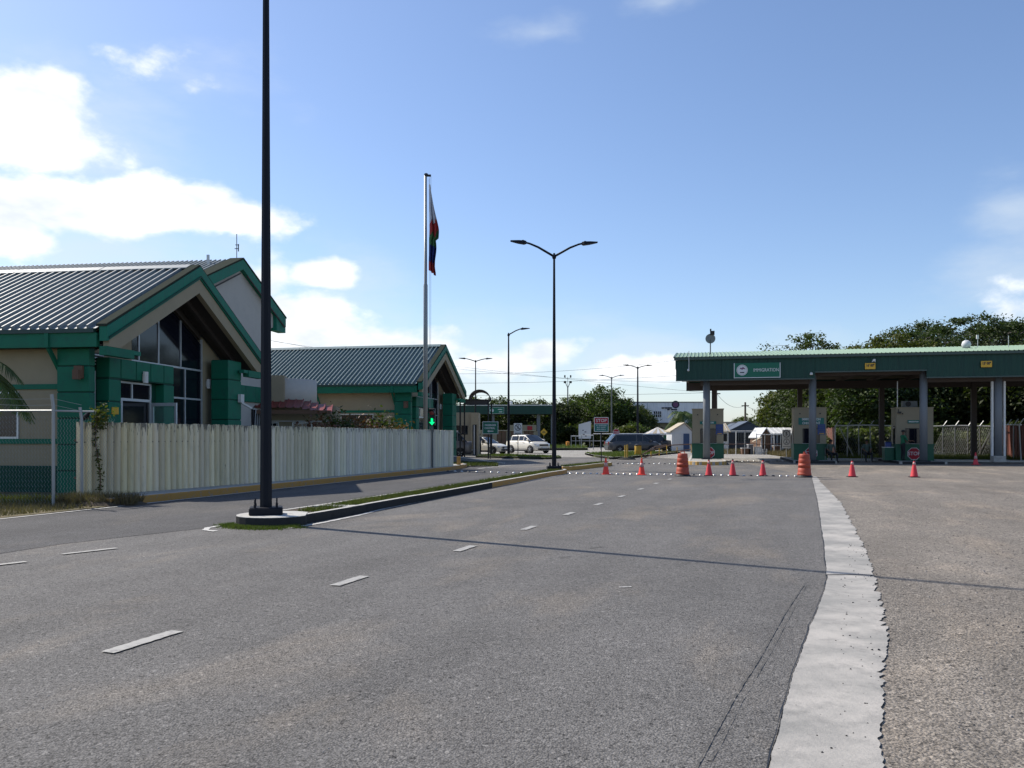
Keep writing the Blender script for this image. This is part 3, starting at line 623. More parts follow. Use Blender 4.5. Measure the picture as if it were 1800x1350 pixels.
MB().tube([(.02, .015, .08), (.02, .015, 0)], .005, 4).build('leg', 'bird_black', bd); MB().tube([(.02, -.015, .08), (.02, -.015, 0)], .005, 4).build('leg', 'bird_black', bd)

# ------------------------------------------------------------------ street lamps, flagpole, traffic light
def lamp_arm(t_, sg, reach=1.85, rise=.62, z=9.17, m_='pole_dark', r_=.05):
    hl = .62; pts = [(0, 0, z), (sg*(reach-hl)*.55, 0, z+rise*.62), (sg*(reach-hl)*.85, 0, z+rise*.86), (sg*(reach-hl), 0, z+rise*.93)]
    MB().tube(pts, [r_, r_*.9, r_*.8, r_*.8], 8).build('arm', m_, t_, True)
    x0 = sg*(reach-hl-.05); x1 = sg*reach; z0 = z+rise*.93; z1 = z+rise; mb = MB()
    mb.rows([[(x0, -.05, z0-.06), (x0, .05, z0-.06), (x0, .05, z0+.05), (x0, -.05, z0+.05)], [(x0+sg*.08, -.14, z0-.07), (x0+sg*.08, .14, z0-.07), (x0+sg*.08, .12, z0+.06), (x0+sg*.08, -.12, z0+.06)],
             [(x0+sg*.34, -.15, z0-.03), (x0+sg*.34, .15, z0-.03), (x0+sg*.34, .12, z0+.07), (x0+sg*.34, -.12, z0+.07)], [(x1, -.07, z1-.01), (x1, .07, z1-.01), (x1, .06, z1+.03), (x1, -.06, z1+.03)]], close=True)
    mb.quad((x1, -.07, z1-.01), (x1, .07, z1-.01), (x1, .06, z1+.03), (x1, -.06, z1+.03)); mb.box(x0+sg*.14-.04, x0+sg*.14+.04, -.03, .03, z0+.06, z0+.10)
    h_ = mb.build('lamp_head', m_, t_)
def street_lamp(label, loc, rz, h=9.17, r0=.105, r1=.05, arms=(1, -1), reach=1.85, rise=.62, base=.36, m_='pole_dark', group=None, arm_r=.05):
    t_ = thing('street_lamp', label, 'street lamp', loc, rz, group)
    MB().lathe([(r0, 0), (r0*.98, .6), ((r0+r1)/2, h/2), (r1, h+.12)], n=8, ph=pi/8).build('pole', m_, t_)
    mb = MB(); mb.box(-base, base, -base*.8, base*.8, 0, .14, .02); mb.build('base_plate', m_, t_)
    for sx in (-1, 1):
        for sy in (-1, 1): MB().lathe([(.022, .14), (.022, .19), (.014, .19), (.014, .28), (0, .28)], (sx*(r0+.075), sy*(r0+.075), 0), 6).build('bolt', m_, t_)
    for s_ in arms: lamp_arm(t_, s_, reach, rise, h-.02, m_, arm_r)
    MB().lathe([(r1*1.5, h-.12), (r1*2.0, h-.05), (r1*1.5, h+.05)], n=8).build('collar', m_, t_)
    return t_
street_lamp('tallest dark street lamp pole on the near nose of the grass median', (-4.42, 14.72, .175), R(16), 12.6, .112, .04, base=.29)
street_lamp('dark twin-armed street lamp at the far end of the grass median', (1.78, 34.6, .165), R(4), 9.0, .10, .045, base=.3)
street_lamp('single-armed dark street lamp beside the white car', (P(894, 800, 61).x, 61, 0), R(10), 9.1, .11, .05, arms=(1,), reach=1.6, rise=.5)
p = P(836, 765, 83); street_lamp('far twin-armed street lamp rising behind the arched shelter', (p.x, 83, 0), R(5), 9.1, .10, .05, reach=1.7, rise=.3)
p = P(1121, 765, 91); street_lamp('dark twin-armed street lamp just left of the old white building', (p.x, 91, 0), R(8), 9.1, .14, .07, reach=1.7, rise=.3)
p = P(1075, 765, 107); street_lamp('grey twin-armed street lamp among the trees behind the minivan', (p.x, 107, 0), 0, 9.1, .13, .07, reach=1.7, rise=.35, m_='pole_grey')
p = P(998, 765, 118); ft = thing('floodlight_mast', 'slim grey mast with two pairs of small floodlights before the trees', 'floodlight mast', (p.x, 118, 0))
MB().lathe([(.13, 0), (.08, 8.6)], n=8).build('pole', 'pole_grey', ft)
for sg in (-1, 1):
    MB().tube([(0, 0, 8.4), (sg*.35, 0, 9.2)], .05, 5).build('bracket', 'pole_grey', ft); MB().box(sg*.4-.18, sg*.4+.18, -.15, .15, 9.1, 9.4, .04).build('floodlight', 'black', ft)
MB().tube([(0, 0, 8.5), (0, 0, 10)], .03, 5).build('mast_tip', 'pole_grey', ft)
for sg in (-1, 1): MB().box(sg*.42-.1, sg*.42+.1, -.1, .1, 9.9, 10.25, .03).build('floodlight', 'black', ft)
MB().tube([(-.42, 0, 9.9), (0, 0, 9.7), (.42, 0, 9.9)], .025, 4).build('bracket', 'pole_grey', ft)
fp = thing('flagpole', 'tall pale flagpole behind the panel fence', 'flagpole', (P(748, 765, 42).x, 42, 0))
MB().lathe([(.12, 0), (.11, 9.3), (.085, 9.35), (.07, 14.9)], n=12).build('pole', 'flagpole', fp, True)
MB().lathe([(.0, 14.85), (.1, 14.9), (.1, 15.0), (0, 15.05)], (.03, 0, 0), 8).build('truck_cap', 'black', fp); MB().box(.0, .28, -.03, .03, 14.86, 14.96).build('pulley', 'black', fp)
MB().tube([(.22, 0, 14.9), (.2, 0, 1)], .008, 3).tube([(.28, 0, 14.9), (.26, 0, 1)], .008, 3).build('halyard', 'flagpole', fp)
# flag hanging limp
fl = thing('flag', 'limp tricolour flag of blue, red and white hanging on the flagpole', 'flag', (fp.location.x+.16, 42, 0))
zt, zb = 14.45, 10.05; NR, NC = 46, 22
def flagpt(i, k):
    v_ = i/NR; u = k/NC; wid = .05+.38*min(1, v_*1.9)**.9; wid *= 1-.12*sin(v_*9)
    if v_ > .62: wid = .33+.04*sin(v_*20)
    ph = u*pi*4.5+v_*3; x = .02+wid*u+.03*sin(ph*1.3); y = .13*sin(ph)*min(1, v_*3)+.03*cos(v_*17+u*4)
    z = zt+(zb-zt)*v_-(.30*u if v_ > .85 else .30*u*max(0, v_-.5)/.35)
    return (x, y, z)
cuts = [(0, 20, 'flag_white', 'white_fold'), (20, 26, 'flag_red', 'red_fold'), (26, 32, 'flag_green', 'emblem'), (32, 40, 'flag_blue', 'blue_fold'), (40, 46, 'flag_red', 'red_fold')]
for a, b_, m_, nm in cuts:
    mb = MB(); mb.rows([[flagpt(i+(2.2*sin(k*.55) if i in (20, 26, 40) else 0), k) for k in range(NC+1)] for i in range(a, b_+1)]); mb.build(nm, m_, fl, True)
mb = MB(); mb.tube([(.02, 0, zt+.3), (.03, 0, zt-.1), (.02, 0, zb+.4)], .012, 4); mb.build('hoist_cord', 'flag_white', fl)
p = P(761, 765, 36.4); tl = thing('traffic_light', 'small traffic light showing a green down arrow above the panel fence', 'traffic light', (p.x, 36.2, .16), R(-10))
MB().lathe([(.04, 0), (.04, 1.9)], n=8).build('pole', 'pole_grey', tl); MB().box(-.13, .13, -.08, .10, 1.86, 2.62, .02).build('housing', 'black', tl)
for zc_ in (2.42, 2.06):
    mb = MB(); mb.rows([[(.15*cos(k*pi/8), y, zc_+.0+.15*sin(k*pi/8)) for k in range(9)] for y in (-.08, -.24)]); mb.rows([[(.135*cos(k*pi/8), y, zc_+.135*sin(k*pi/8)) for k in range(9)] for y in (-.08, -.24)]); mb.build('visor', 'black', tl)
MB().lathe([(.1, 0), (.09, .02), (0, .025)], n=12).build('red_lens', 'tail_red', tl).matrix_local = Matrix.Translation((0, -.08, 2.42)) @ Matrix.Rotation(R(90), 4, 'X')
mb = MB(); mb.prism([(0, 1.88), (.13, 2.02), (.05, 2.02), (.05, 2.19), (-.05, 2.19), (-.05, 2.02), (-.13, 2.02)], -.095, -.085); mb.build('green_arrow', 'green_light', tl)
# ================================================================== GREEN-ROOFED BUILDINGS
def roof_pan(name, ls, pitch, mat_, rib=.085):
    """one standing-seam pan lying along +x (up the slope), mesh tilted later; rib on its far side"""
    mb = MB(); prof = [(0, 0), (.01, .012), (pitch-.075, .012), (pitch-.062, rib), (pitch-.018, rib), (pitch-.004, 0)]
    mb.rows([[(0, y, z) for y, z in prof], [(ls, y, z) for y, z in prof]]); mb.quad(*[(0, y, z) for y, z in prof]); return mb.mesh(name, [mat_])
SL = atan2(2.55, 4.8); LS = sqrt(4.85**2+2.577**2)
def green_building(label, loc, rz, depth, detail, roofm, wallm, PT=.28):
    T = thing('green_roof_building', label, 'building', loc, rz)
    pan = roof_pan('roof_panel', LS, PT, roofm, .11); n = int((depth-.28)/PT)
    for i in range(n):
        o = link('roof_panel', pan, T, loc=(-.08, .28+PT*i, 4.46), rot=(0, -SL, 0))
    mb = MB(); mb.rows([[(4.8, .45, 7.05), (9.68, .45, 4.46)], [(4.8, depth, 7.05), (9.68, depth, 4.46)]])
    for i in range(n): y = .4+PT*i; mb.bar((4.8, y, 7.08), (9.68, y, 4.49), .045, .08)
    mb.build('rear_roof_slope', roofm, T)
    for i in range(int(depth/3.1)+1):
        y0 = .3+3.1*i; mb = MB(); mb.prism([(4.5, 7.03), (4.8, 7.19), (5.1, 7.03), (5.1, 7.0), (4.8, 7.16), (4.5, 7.0)], y0, min(depth, y0+3.06)); mb.build('ridge_cap', roofm, T)
    MB().box(-.1, .02, .35, depth, 4.36, 4.47).build('gutter', 'roof_dark', T)
    MB().box(-.04, .1, .3, depth, 3.98, 4.36).build('eave_fascia', 'green_paint', T)
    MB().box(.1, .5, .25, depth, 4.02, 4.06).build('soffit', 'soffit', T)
    for y in (1.75, 6.3, 10.9):
        MB().box(-.09, -.041, y-.06, y+.06, 3.97, 4.37).bar((0, y, 3.98), (.48, y, 3.35), .08, .1).build('eave_bracket', 'green_paint', T)
    # gable bands
    def band(name, m_, y0, y1, off0, off1, x0, zf):
        for sg in (0, 1):
            fx = (lambda x: 9.6-x) if sg else (lambda x: x)
            a = 4.55-off0; sl = .531
            po = [(x0, 4.55-off0+sl*x0), (4.8, 7.1-off0), (4.8, 7.1-off1), (max(x0, (zf-(4.55-off1))/sl), max(zf, 4.55-off1+sl*x0)), (x0, zf)] if zf > 4.55-off1+sl*x0 else [(x0, 4.55-off0+sl*x0), (4.8, 7.1-off0), (4.8, 7.1-off1), (x0, 4.55-off1+sl*x0)]
            MB().prism([(fx(x), z) for x, z in po], y0, y1).build(name, m_, T)
    band('rake_cap', 'weathered_cap', .0, .30, -.07, .0, -.05, 0)
    band('rake_board', 'green_trim', -.03, .22, .0, .40, -.03, 3.98)
    band('rake_edge', 'green_dark', -.06, -.03, .30, .36, .0, 0)
    band('gable_band', wallm, .02, .2, .402, .86, .1, 4.0)
    for sg in (0, 1):
        fx = (lambda x: 9.6-x) if sg else (lambda x: x)
        xs = sorted((fx(.02), fx(1.25))); MB().box(xs[0], xs[1], .03, .26, 3.76, 4.0).build('tie_beam', 'green_paint', T)
        xs = sorted((fx(1.0), fx(1.6))); MB().box(xs[0], xs[1], .05, .24, 3.88, 3.995).build('tie_beam', 'green_trim', T)
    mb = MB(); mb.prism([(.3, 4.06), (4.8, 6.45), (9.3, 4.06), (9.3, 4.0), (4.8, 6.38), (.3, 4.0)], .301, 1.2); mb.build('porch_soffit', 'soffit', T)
    for yy in (.75,): 
        MB().bar((4.85, yy, 6.3), (9.0, yy, 4.1), .14, .18).build('porch_rafter', 'soffit', T)
    # walls
    MB().box(.5, .62, 1.45, depth, .75, 4.0).build('side_wall', wallm, T); MB().box(9.0, 9.12, 1.2, depth, 0, 4.0).build('far_wall', wallm, T)
    MB().box(.44, .63, 1.45, depth, -.1, .75).build('plinth_band', 'green_dark', T); MB().box(.455, .5, 1.45, depth, 1.36, 1.50).build('sill_band', 'green_paint', T); MB().box(.455, .5, 1.45, depth, 2.88, 3.02).build('lintel_band', 'green_paint', T)
    MB().box(.5, 9.12, depth, depth+.1, 0, 4.0).build('end_wall', wallm, T)
    for k, y0 in enumerate((3.03, 6.6, 10.2)):
        if y0+2 < depth:
            f = MB().box(.47, .5, y0, y0+2.0, 1.50, 2.82).build('window', 'aluminium', T)
            for j in (0, 1): MB().box(.462, .4695, y0+.06+j*.95, y0+.99+j*.95, 1.56, 2.76).build('pane', 'dark_glass', f)
    # gable wall at the back of the porch
    MB().prism([(.62, 0), (2.93, 0), (2.93, 4.9), (1.2, 4.0), (.62, 4.0)], 1.2, 1.35).build('porch_wall', wallm, T)
    MB().prism([(7.12, 0), (9.0, 0), (9.0, 4.1), (7.12, 5.1)], 1.2, 1.35).build('porch_wall', wallm, T)
    MB().prism([(2.93, 0), (4.6, 0), (4.6, 3.6), (2.93, 3.6)], 1.22, 1.35).build('porch_wall', 'green_dark', T)
    ap = lambda x: 4.86+(x-2.93)*.49 if x < 4.98 else 5.86-(x-4.98)*.49
    xs = [2.95, 3.31, 4.39, 5.72, 7.10]
    for a, b_ in zip(xs, xs[1:]):
        po = [(a+.03, 3.92), (b_-.03, 3.92), (b_-.03, ap(b_-.03))]+([(4.98, 5.86)] if a < 4.98 < b_ else [])+[(a+.03, ap(a+.03))]
        MB().prism(po, 1.22, 1.25).build('window_pane', 'dark_glass', T)
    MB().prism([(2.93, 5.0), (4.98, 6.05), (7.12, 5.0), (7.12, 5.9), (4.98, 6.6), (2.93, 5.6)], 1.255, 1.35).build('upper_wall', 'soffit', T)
    for x in xs[1:-1]: MB().box(x-.025, x+.025, 1.19, 1.26, 3.9, ap(x)).build('mullion', 'aluminium', T)
    MB().box(2.93, 7.12, 1.19, 1.26, 3.86, 3.92).build('transom', 'aluminium', T)
    for z0, z1 in ((.2, 2.84), (2.88, 3.86)):
        for a, b_ in ((4.55, 5.98), (6.02, 7.1)): MB().box(a, b_, 1.22, 1.25, z0, z1).build('window_pane', 'dark_glass', T)
    MB().box(5.975, 6.025, 1.19, 1.26, .1, 3.86).build('mullion', 'aluminium', T); MB().box(4.5, 7.12, 1.185, 1.26, 2.83, 2.89).build('transom', 'aluminium', T); MB().box(7.08, 7.13, 1.185, 1.26, .1, 5).build('mullion', 'aluminium', T)
    # low louvre and slit window beside the portal
    lv = MB().box(.75, 1.5, 1.16, 1.2, 3.55, 3.95).build('louvre', 'soffit', T)
    for k in range(4): MB().box(.77, 1.48, 1.12, 1.16, 3.6+.09*k, 3.64+.09*k).build('louvre_slat', 'aluminium', lv)
    MB().box(.72, 1.0, 1.1, 1.15, .6, 3.4).build('window_pane', 'dark_glass', T); MB().box(1.0, 1.05, 1.08, 1.15, .6, 3.42).build('mullion', 'aluminium', T); MB().box(.7, 1.05, 1.075, 1.15, 2.2, 2.24).build('transom', 'aluminium', T)
    # pillars of rendered blocks
    def blocks(nm, x0, x1, y0, y1, z0, z1, h, m_):
        core = MB().box(x0+.02, x1-.02, y0+.02, y1-.02, z0, z1).build(nm, 'green_dark', T); z = z0
        while z < z1-.05:
            zz = min(z+h, z1); MB().box(x0, x1, y0, y1, z+.018, zz-.018, .012).build('block', m_, core); z = zz
    blocks('near_pillar', .3, .55, .75, 1.72, -.1, 4.0, .72, 'green_paint'); blocks('far_pillar', 7.3, 8.3, .3, .95, 0, 4.3, .72, 'green_paint')
    # portal
    core = MB().box(1.12, 1.63, .72, 1.19, 0, 3.22).box(3.89, 4.43, .72, 1.19, 0, 3.22).box(1.12, 4.43, .72, 1.19, 3.22, 3.8).build('portal', 'green_dark', T)
    e = [1.10, 1.65, 2.4, 3.15, 3.87, 4.45]
    for a, b_ in zip(e, e[1:]): MB().box(a+.018, b_-.018, .7, 1.1, 3.25, 3.81, .012).build('block', 'green_paint', core)
    for a, b_ in ((1.10, 1.65), (3.87, 4.45)):
        for k in range(5): MB().box(a, b_, .7, 1.1, .02+k*.64, .64*(k+1)-.015, .012).build('block', 'green_paint', core)
    MB().box(1.66, 3.86, .95, 1.1, 3.2, 3.24).box(1.66, 3.86, .98, 1.03, 0, 3.2).build('portal_reveal', 'green_dark', T)
    fr = MB()
    for a, b_, z0, z1 in ((1.66, 1.72, 0, 3.2), (3.44, 3.50, 0, 3.2), (1.66, 3.5, 3.14, 3.2), (1.66, 3.5, 2.62, 2.70), (2.48, 2.53, 2.7, 3.14), (1.95, 2.03, 0, 2.62)): fr.box(a, b_, .90, .975, z0, z1)
    fr.build('door_frame', 'aluminium', T)
    for a, b_ in ((1.72, 2.48), (2.53, 3.44)): MB().box(a, b_, .93, .95, 2.7, 3.14).build('window_pane', 'dark_glass', T)
    MB().box(1.72, 3.44, .945, .96, 0, 2.62).build('window_pane', 'dark_glass', T)
    if detail:
        d = thing('door', '', 'door'); del d['label']; del d['category']; d.parent = T; d.location = (3.45, .85, 0); d.rotation_euler = (0, 0, R(-101))
        mb = MB()
        for a, b_, z0, z1 in ((0, .07, 0, 2.6), (.88, .95, 0, 2.6), (.07, .88, 2.5, 2.6), (.07, .88, 0, .12), (.07, .88, 1.05, 1.12)): mb.box(a, b_, -.025, .025, z0, z1)
        mb.build('door_frame', 'aluminium', d); MB().box(.07, .88, -.004, .004, .12, 2.5).build('pane', 'clear_glass', d)
        MB().box(1.2, 1.5, .675, .698, 2.2, 2.4).build('wall_plaque', 'sign_yellow', T)
    for x, y, z in ((2.75, .7, 3.35), (7.45, 1.2, 3.45)):
        sc = MB(); sc.add([(x+.09*cos(a), y-.05-.1*sin(a), z+zz) for zz in (-.17, .17) for a in [pi*k/6 for k in range(7)]], [(k, k+1, k+8, k+7) for k in range(6)]+[tuple(range(6, -1, -1)), tuple(range(7, 14))])
        sc.box(x-.05, x+.05, y-.05, y, z-.1, z+.1); sc.build('wall_lamp', 'white_metal', T)
    MB().box(.2, .3, .9, 1.15, 3.15, 3.5, .01).box(.08, .2, .92, 1.1, 3.12, 3.38).build('camera_box', 'wood_brown', T)
    return T
TA = green_building('large green and cream building with grey seamed roof and open glass porch at left', (-10.86, 22, 0), R(82), 15, True, 'roof_metal', 'cream_wall')
# second, taller gable of the same building
UG = 'green_trim'; cx_, az_, hw = 12.75, 9.04, 4.4
for sg in (-1, 1):
    f = lambda d_, z: (cx_+sg*d_, z)
    MB().prism([f(0, 9.1), f(hw, 7.2), f(hw, 6.78), f(0, 8.68)], 2.4, 2.75).build('tall_rake_board', UG, TA)
    MB().prism([f(0, 9.18), f(hw+.05, 7.26), f(hw+.05, 7.2), f(0, 9.102)], 2.38, 3.0).build('tall_rake_cap', 'weathered_cap', TA)
    MB().prism([f(hw-1.0, 7.2), f(hw, 6.775), f(hw, 6.5), f(hw-1.0, 6.5)], 2.42, 2.8).build('tall_rake_foot', UG, TA)
    MB().bar((cx_+sg*.3, 2.37, 8.45), (cx_+sg*(hw-.2), 2.37, 6.75), .04, .05).build('tall_rake_line', 'soffit', TA)
MB().prism([(cx_-hw+.1, 0), (cx_-hw+.1, 6.9), (cx_, 8.75), (cx_+hw-.1, 6.9), (cx_+hw-1.5, 6.5), (cx_+hw-1.5, 0)], 2.6, 2.8).build('tall_gable_wall', 'white_wall', TA)
MB().box(cx_+hw-1.65, cx_+hw-1.5, 2.8, 14, 0, 6.8).build('tall_side_wall', 'white_wall', TA); MB().box(cx_-hw+.1, cx_+hw-1.5, 13.9, 14, 0, 7.2).build('tall_end_wall', 'white_wall', TA)
mb = MB(); mb.rows([[(cx_-hw, 2.9, 7.16), (cx_, 2.9, 9.06), (cx_+hw, 2.9, 7.16)], [(cx_-hw, 14, 7.16), (cx_, 14, 9.06), (cx_+hw, 14, 7.16)]])
for i in range(52): y = 3.0+.215*i; mb.bar((cx_-hw, y, 7.19), (cx_, y, 9.1), .05, .09)
mb.build('tall_roof', 'roof_metal', TA)
# band and barred window in the white wall under the tall gable
for k in range(6): MB().box(9.4+k*.95, 10.33+k*.95, 2.5, 2.6, 3.05, 3.75, .01).build('block', 'green_paint', None).parent = TA
bw = MB().box(13.9, 15.6, 2.52, 2.6, 2.0, 2.75).build('window', 'dark_glass', TA)
for k in range(8): MB().bar((14.0+k*.2, 2.47, 2.02), (14.08+k*.2, 2.47, 2.73), .05, .03).build('window_bar', 'aluminium', bw)
MB().box(13.85, 15.65, 2.46, 2.5, 2.73, 2.79).box(13.85, 15.65, 2.46, 2.5, 1.95, 2.0).build('window_frame', 'aluminium', bw)
# box beam & camera on the far pillar
MB().box(8.0, 8.25, .16, .28, 2.8, 3.1).bar((8.1, .2, 2.8), (8.5, .0, 2.6), .06, .06).build('flood_lamp', 'white_metal', TA)
wv = thing('weather_vane', 'thin weather vane on the peak of the taller gable', 'weather vane', TA.matrix_basis @ Vector((cx_, 2.7, 9.15)))
MB().tube([(0, 0, 0), (0, 0, 1.05)], .018, 5).build('rod', 'pole_grey', wv); MB().tube([(-.09, 0, .42), (.09, 0, .42)], .02, 4).tube([(-.06, 0, .58), (.1, 0, .58)], .02, 4).box(.05, .09, -.01, .01, .3, .62).build('cross_arm', 'pole_grey', wv)
tag(MB().box(-.05, .05, -.04, .04, -.1, .32).build('roof_vent', 'white_metal', loc=TA.matrix_basis @ Vector((12.0, 3.6, 8.85))), 'small pale vent pipe on the ridge beside the weather vane', 'vent')
TB = green_building('second green and cream building with teal seamed roof behind the panel fence', (-5.0, 45.5, 0), R(78.5), 15, False, 'roof_teal', 'cream_wall', .26)
# annex with parapet, red awning
an = thing('cream_annex', 'flat-roofed cream annex with small red tin awning between the green buildings', 'annex', (-11, 37.5, 0), R(10))
MB().box(-.8, .55, 0, 6, 2.9, 4.35).build('parapet', 'cream_wall', an); MB().lathe([(1.6, 2.9), (1.6, 4.25)], (.3, 2.0, 0), 20).build('round_parapet', 'white_wall', an, True)
MB().box(-2.5, 2.9, .2, 6, 0, 2.95).build('wall', 'cream_wall', an)
mb = MB(); n = 18
ridge = lambda k: (-3.2+k*.33, .35, 3.2); 
for k in range(n):
    x = -3.2+k*.33; top = 3.25 if x < 1.1 else 3.25-(x-1.1)*.2; pnl = MB()
    pnl.rows([[(x, .4, top), (x+.25, .4, top), (x+.27, .4, top+.05), (x+.31, .4, top+.05), (x+.33, .4, top)], [(x, -1.1, top-.42), (x+.25, -1.1, top-.42), (x+.27, -1.1, top-.37), (x+.31, -1.1, top-.37), (x+.33, -1.1, top-.42)]]); pnl.build('awning_sheet', 'red_roof', an)
MB().box(-3.2, 2.7, -1.12, -1.07, 2.55, 2.72).build('awning_edge', 'wood_brown', an)
for x in (-1.9, -.6, .9): 
    wn = MB().box(x, x+.9, .14, .2, 1.35, 2.2).build('window', 'aluminium', an); MB().box(x+.05, x+.43, .12, .139, 1.4, 2.15).build('pane', 'dark_glass', wn); MB().box(x+.47, x+.85, .12, .139, 1.4, 2.15).build('pane', 'dark_glass', wn)
    for k in range(5): MB().box(x+.08+k*.18, x+.1+k*.18, .09, .11, 1.3, 2.25).build('window_bar', 'white_metal', wn)
MB().box(-2.5, 3, .08, .12, 2.22, 2.27).box(-.75, -.70, .06, .12, 1, 2.8).build('trim', 'white_paint', an)
rng = np.random.RandomState(14); c_ = []
for (x, y, h_) in [(-7.9+.45*i, 34.2+i*1.0, 1.85+.2*sin(i*2)) for i in range(6)]:
    k = 700; a = rng.normal(size=(k, 3))*[.42, .42, .36]+[x, y, h_-.2]; bsh = thing('croton_bush', 'x', 'shrub', (x, y, 0), group='bushes behind the panel fence')
    bsh['label'] = '%s bush from the left over the panel fence, %s' % (['first', 'second', 'third', 'fourth', 'fifth', 'sixth'][int(round((x+7.9)/.45))], 'reddish' if (x*7) % 2 < 1.2 else 'green')
    link('foliage', leaves_mesh('foliage', a-np.array([x, y, 0]), rng.uniform(.05, .14, k), 'croton' if (x*7) % 2 < 1.2 else 'leaf', seed=int(abs(x)*10)), bsh); MB().tube([(0, 0, 0), (0, 0, h_-.3)], .04, 5).build('stem', 'bark', bsh)

# ================================================================== CANOPY
CA = thing('checkpoint_canopy', 'long green steel border checkpoint canopy on grey columns', 'canopy', (9.6, 48, 0), R(-13)); CW = 31.
cm_ = Matrix.Translation((9.6, 48, 0)) @ Matrix.Rotation(R(-13), 4, 'Z')
def C(x, y, z=0): return cm_ @ Vector((x, y, z))
def fascia(x0, x1, zb_, y, zt_=5.98, nm='fascia_panel', out=-1):
    n_ = max(1, round((x1-x0)/2.9))
    for j in range(n_):
        a = x0+(x1-x0)*j/n_+.004; b_ = x0+(x1-x0)*(j+1)/n_-.004; k = int((b_-a)/.075); rs = []
        for i in range(k+1): rs.append((a+(b_-a)*i/k, y+out*(.022 if i % 4 in (1, 2) else 0)))
        mb = MB(); mb.rows([[(x, yy, zb_) for x, yy in rs], [(x, yy, zt_) for x, yy in rs]]); mb.rows([[(a, y+.05, zb_), (b_, y+.05, zb_)], [(a, y+.05, zt_), (b_, y+.05, zt_)]]); mb.build(nm, 'canopy_fascia', CA)
    MB().box(x0, x1, y-.05, y+.06, zb_-.07, zb_).build('fascia_trim', 'canopy_gutter', CA)
fascia(0, 7.7, 4.83, 0); fascia(7.7, 13.5, 5.2, 0); fascia(13.5, CW, 4.80, 0)
fascia(.4, 7.0, 4.85, 11.4, 6.0, out=1); fascia(7.0, CW, 5.0, 11.4, 6.0, out=1)
for x in (0, CW): MB().box(x-.03, x+.03, .05, 11.4, 5.5, 6.0).build('end_fascia', 'canopy_fascia', CA)
MB().box(-.1, CW, -.16, -.03, 5.98, 6.16, .02).build('front_gutter', 'canopy_gutter', CA)
mb = MB(); rs = []
n_ = int((CW+.2)/.055)
for yy, zz in ((-.2, 6.14), (5.6, 6.95), (11.6, 6.1)): rs.append([(-.12+i*.055, yy, zz+(.045 if i % 4 == 1 else 0)) for i in range(n_)])
mb.rows(rs); mb.build('roof', 'canopy_roof', CA)
MB().prism([(-.15, 6.1), (5.6, 6.93), (5.6, 6.98), (-.2, 6.17)], -.14, -.08, 'x').build('verge_trim', 'canopy_gutter', CA)
MB().box(.1, CW-.1, .1, 11.3, 5.45, 5.5).build('ceiling', 'canopy_under', CA)
for i in range(16): MB().box(.5+i*2.0, .62+i*2.0, .1, 11.3, 5.2, 5.45).build('purlin', 'canopy_under', CA)
for x0, x1 in ((1.4, 7.7), (13.5, CW-.3)): MB().box(x0, x1, .7, .95, 4.55, 5.1).build('beam', 'canopy_under', CA)
MB().box(7.7, 13.5, .7, .95, 5.0, 5.44).build('beam', 'canopy_under', CA); MB().box(.5, CW-.3, 8.9, 9.15, 4.7, 5.2).build('beam', 'canopy_under', CA)
for i, x in enumerate((1.76, 7.68, 13.54, 17.3, 23.5)):
    zb_ = .2 if i == 0 else .15; base_h = .32 if i == 3 else .03
    col = MB().lathe([(.205, zb_), (.205, 5.4)], (x, .8, 0), 16).build('column', 'column_grey', CA, True)
    MB().box(x-.3, x+.3, .5, 1.1, zb_-.02, zb_+base_h, .01).build('column_base', 'concrete' if i == 3 else 'pole_dark', col)
    if i == 3: 
        for sg in (-1, 1): MB().box(x+sg*.3-.05, x+sg*.3+.05, .72, .88, zb_+.3, 5.0).build('downpipe', 'white_metal', CA)
for x in (2.3, 7.9, 13.0, 18.5, 24): MB().box(x-.15, x+.15, 9.0-.15, 9.15, .1, 5.2).build('rear_column', 'canopy_under', CA)
# fascia signs
sg_ = thing('immigration_sign', 'wide green sign reading IMMIGRATION with round emblem on the canopy fascia', 'sign', C(4.56, -.09, 5.31), R(-13))
MB().box(-1.28, 1.28, 0, .05, -.43, .43).build('panel', 'sign_green', sg_)
for a in ((-1.28, 1.28, -.43, -.39), (-1.28, -1.24, -.39, .43), (1.24, 1.28, -.39, .43)): MB().box(a[0], a[1], -.008, 0, a[2], a[3]).build('border', 'sign_white', sg_)
def disc(r_, y, n=24, c=(0, 0)): mb = MB(); mb.prism([(c[0]+r_*cos(2*pi*k/n), c[1]+r_*sin(2*pi*k/n)) for k in range(n)], y-.004, y); return mb
em = disc(.31, -.004, c=(-.82, .03)).build('emblem', 'sign_white', sg_)
mb = MB(); 
for k in range(24): a = 2*pi*k/24; mb.box(-.82+.265*cos(a)-.011, -.82+.265*cos(a)+.011, -.011, -.0085, .03+.265*sin(a)-.016, .03+.265*sin(a)+.016)
mb.build('emblem_ring', 'sign_ink', em)
MB().prism([(-.97, .08), (-.90, .18), (-.82, .13), (-.80, .22), (-.70, .16), (-.63, .07), (-.74, .10), (-.82, .05), (-.9, .09)], -.013, -.009).build('emblem_figure', 'sign_purple', em)
MB().prism([(-.96, -.08), (-.68, -.08), (-.72, -.14), (-.92, -.14)], -.013, -.009).build('emblem_scroll', 'sign_ink', em)
text('lettering', 'IMMIGRATION', .27, (.5, -.008, .01), sg_, 'sign_white', bold=0., squeeze=.80)
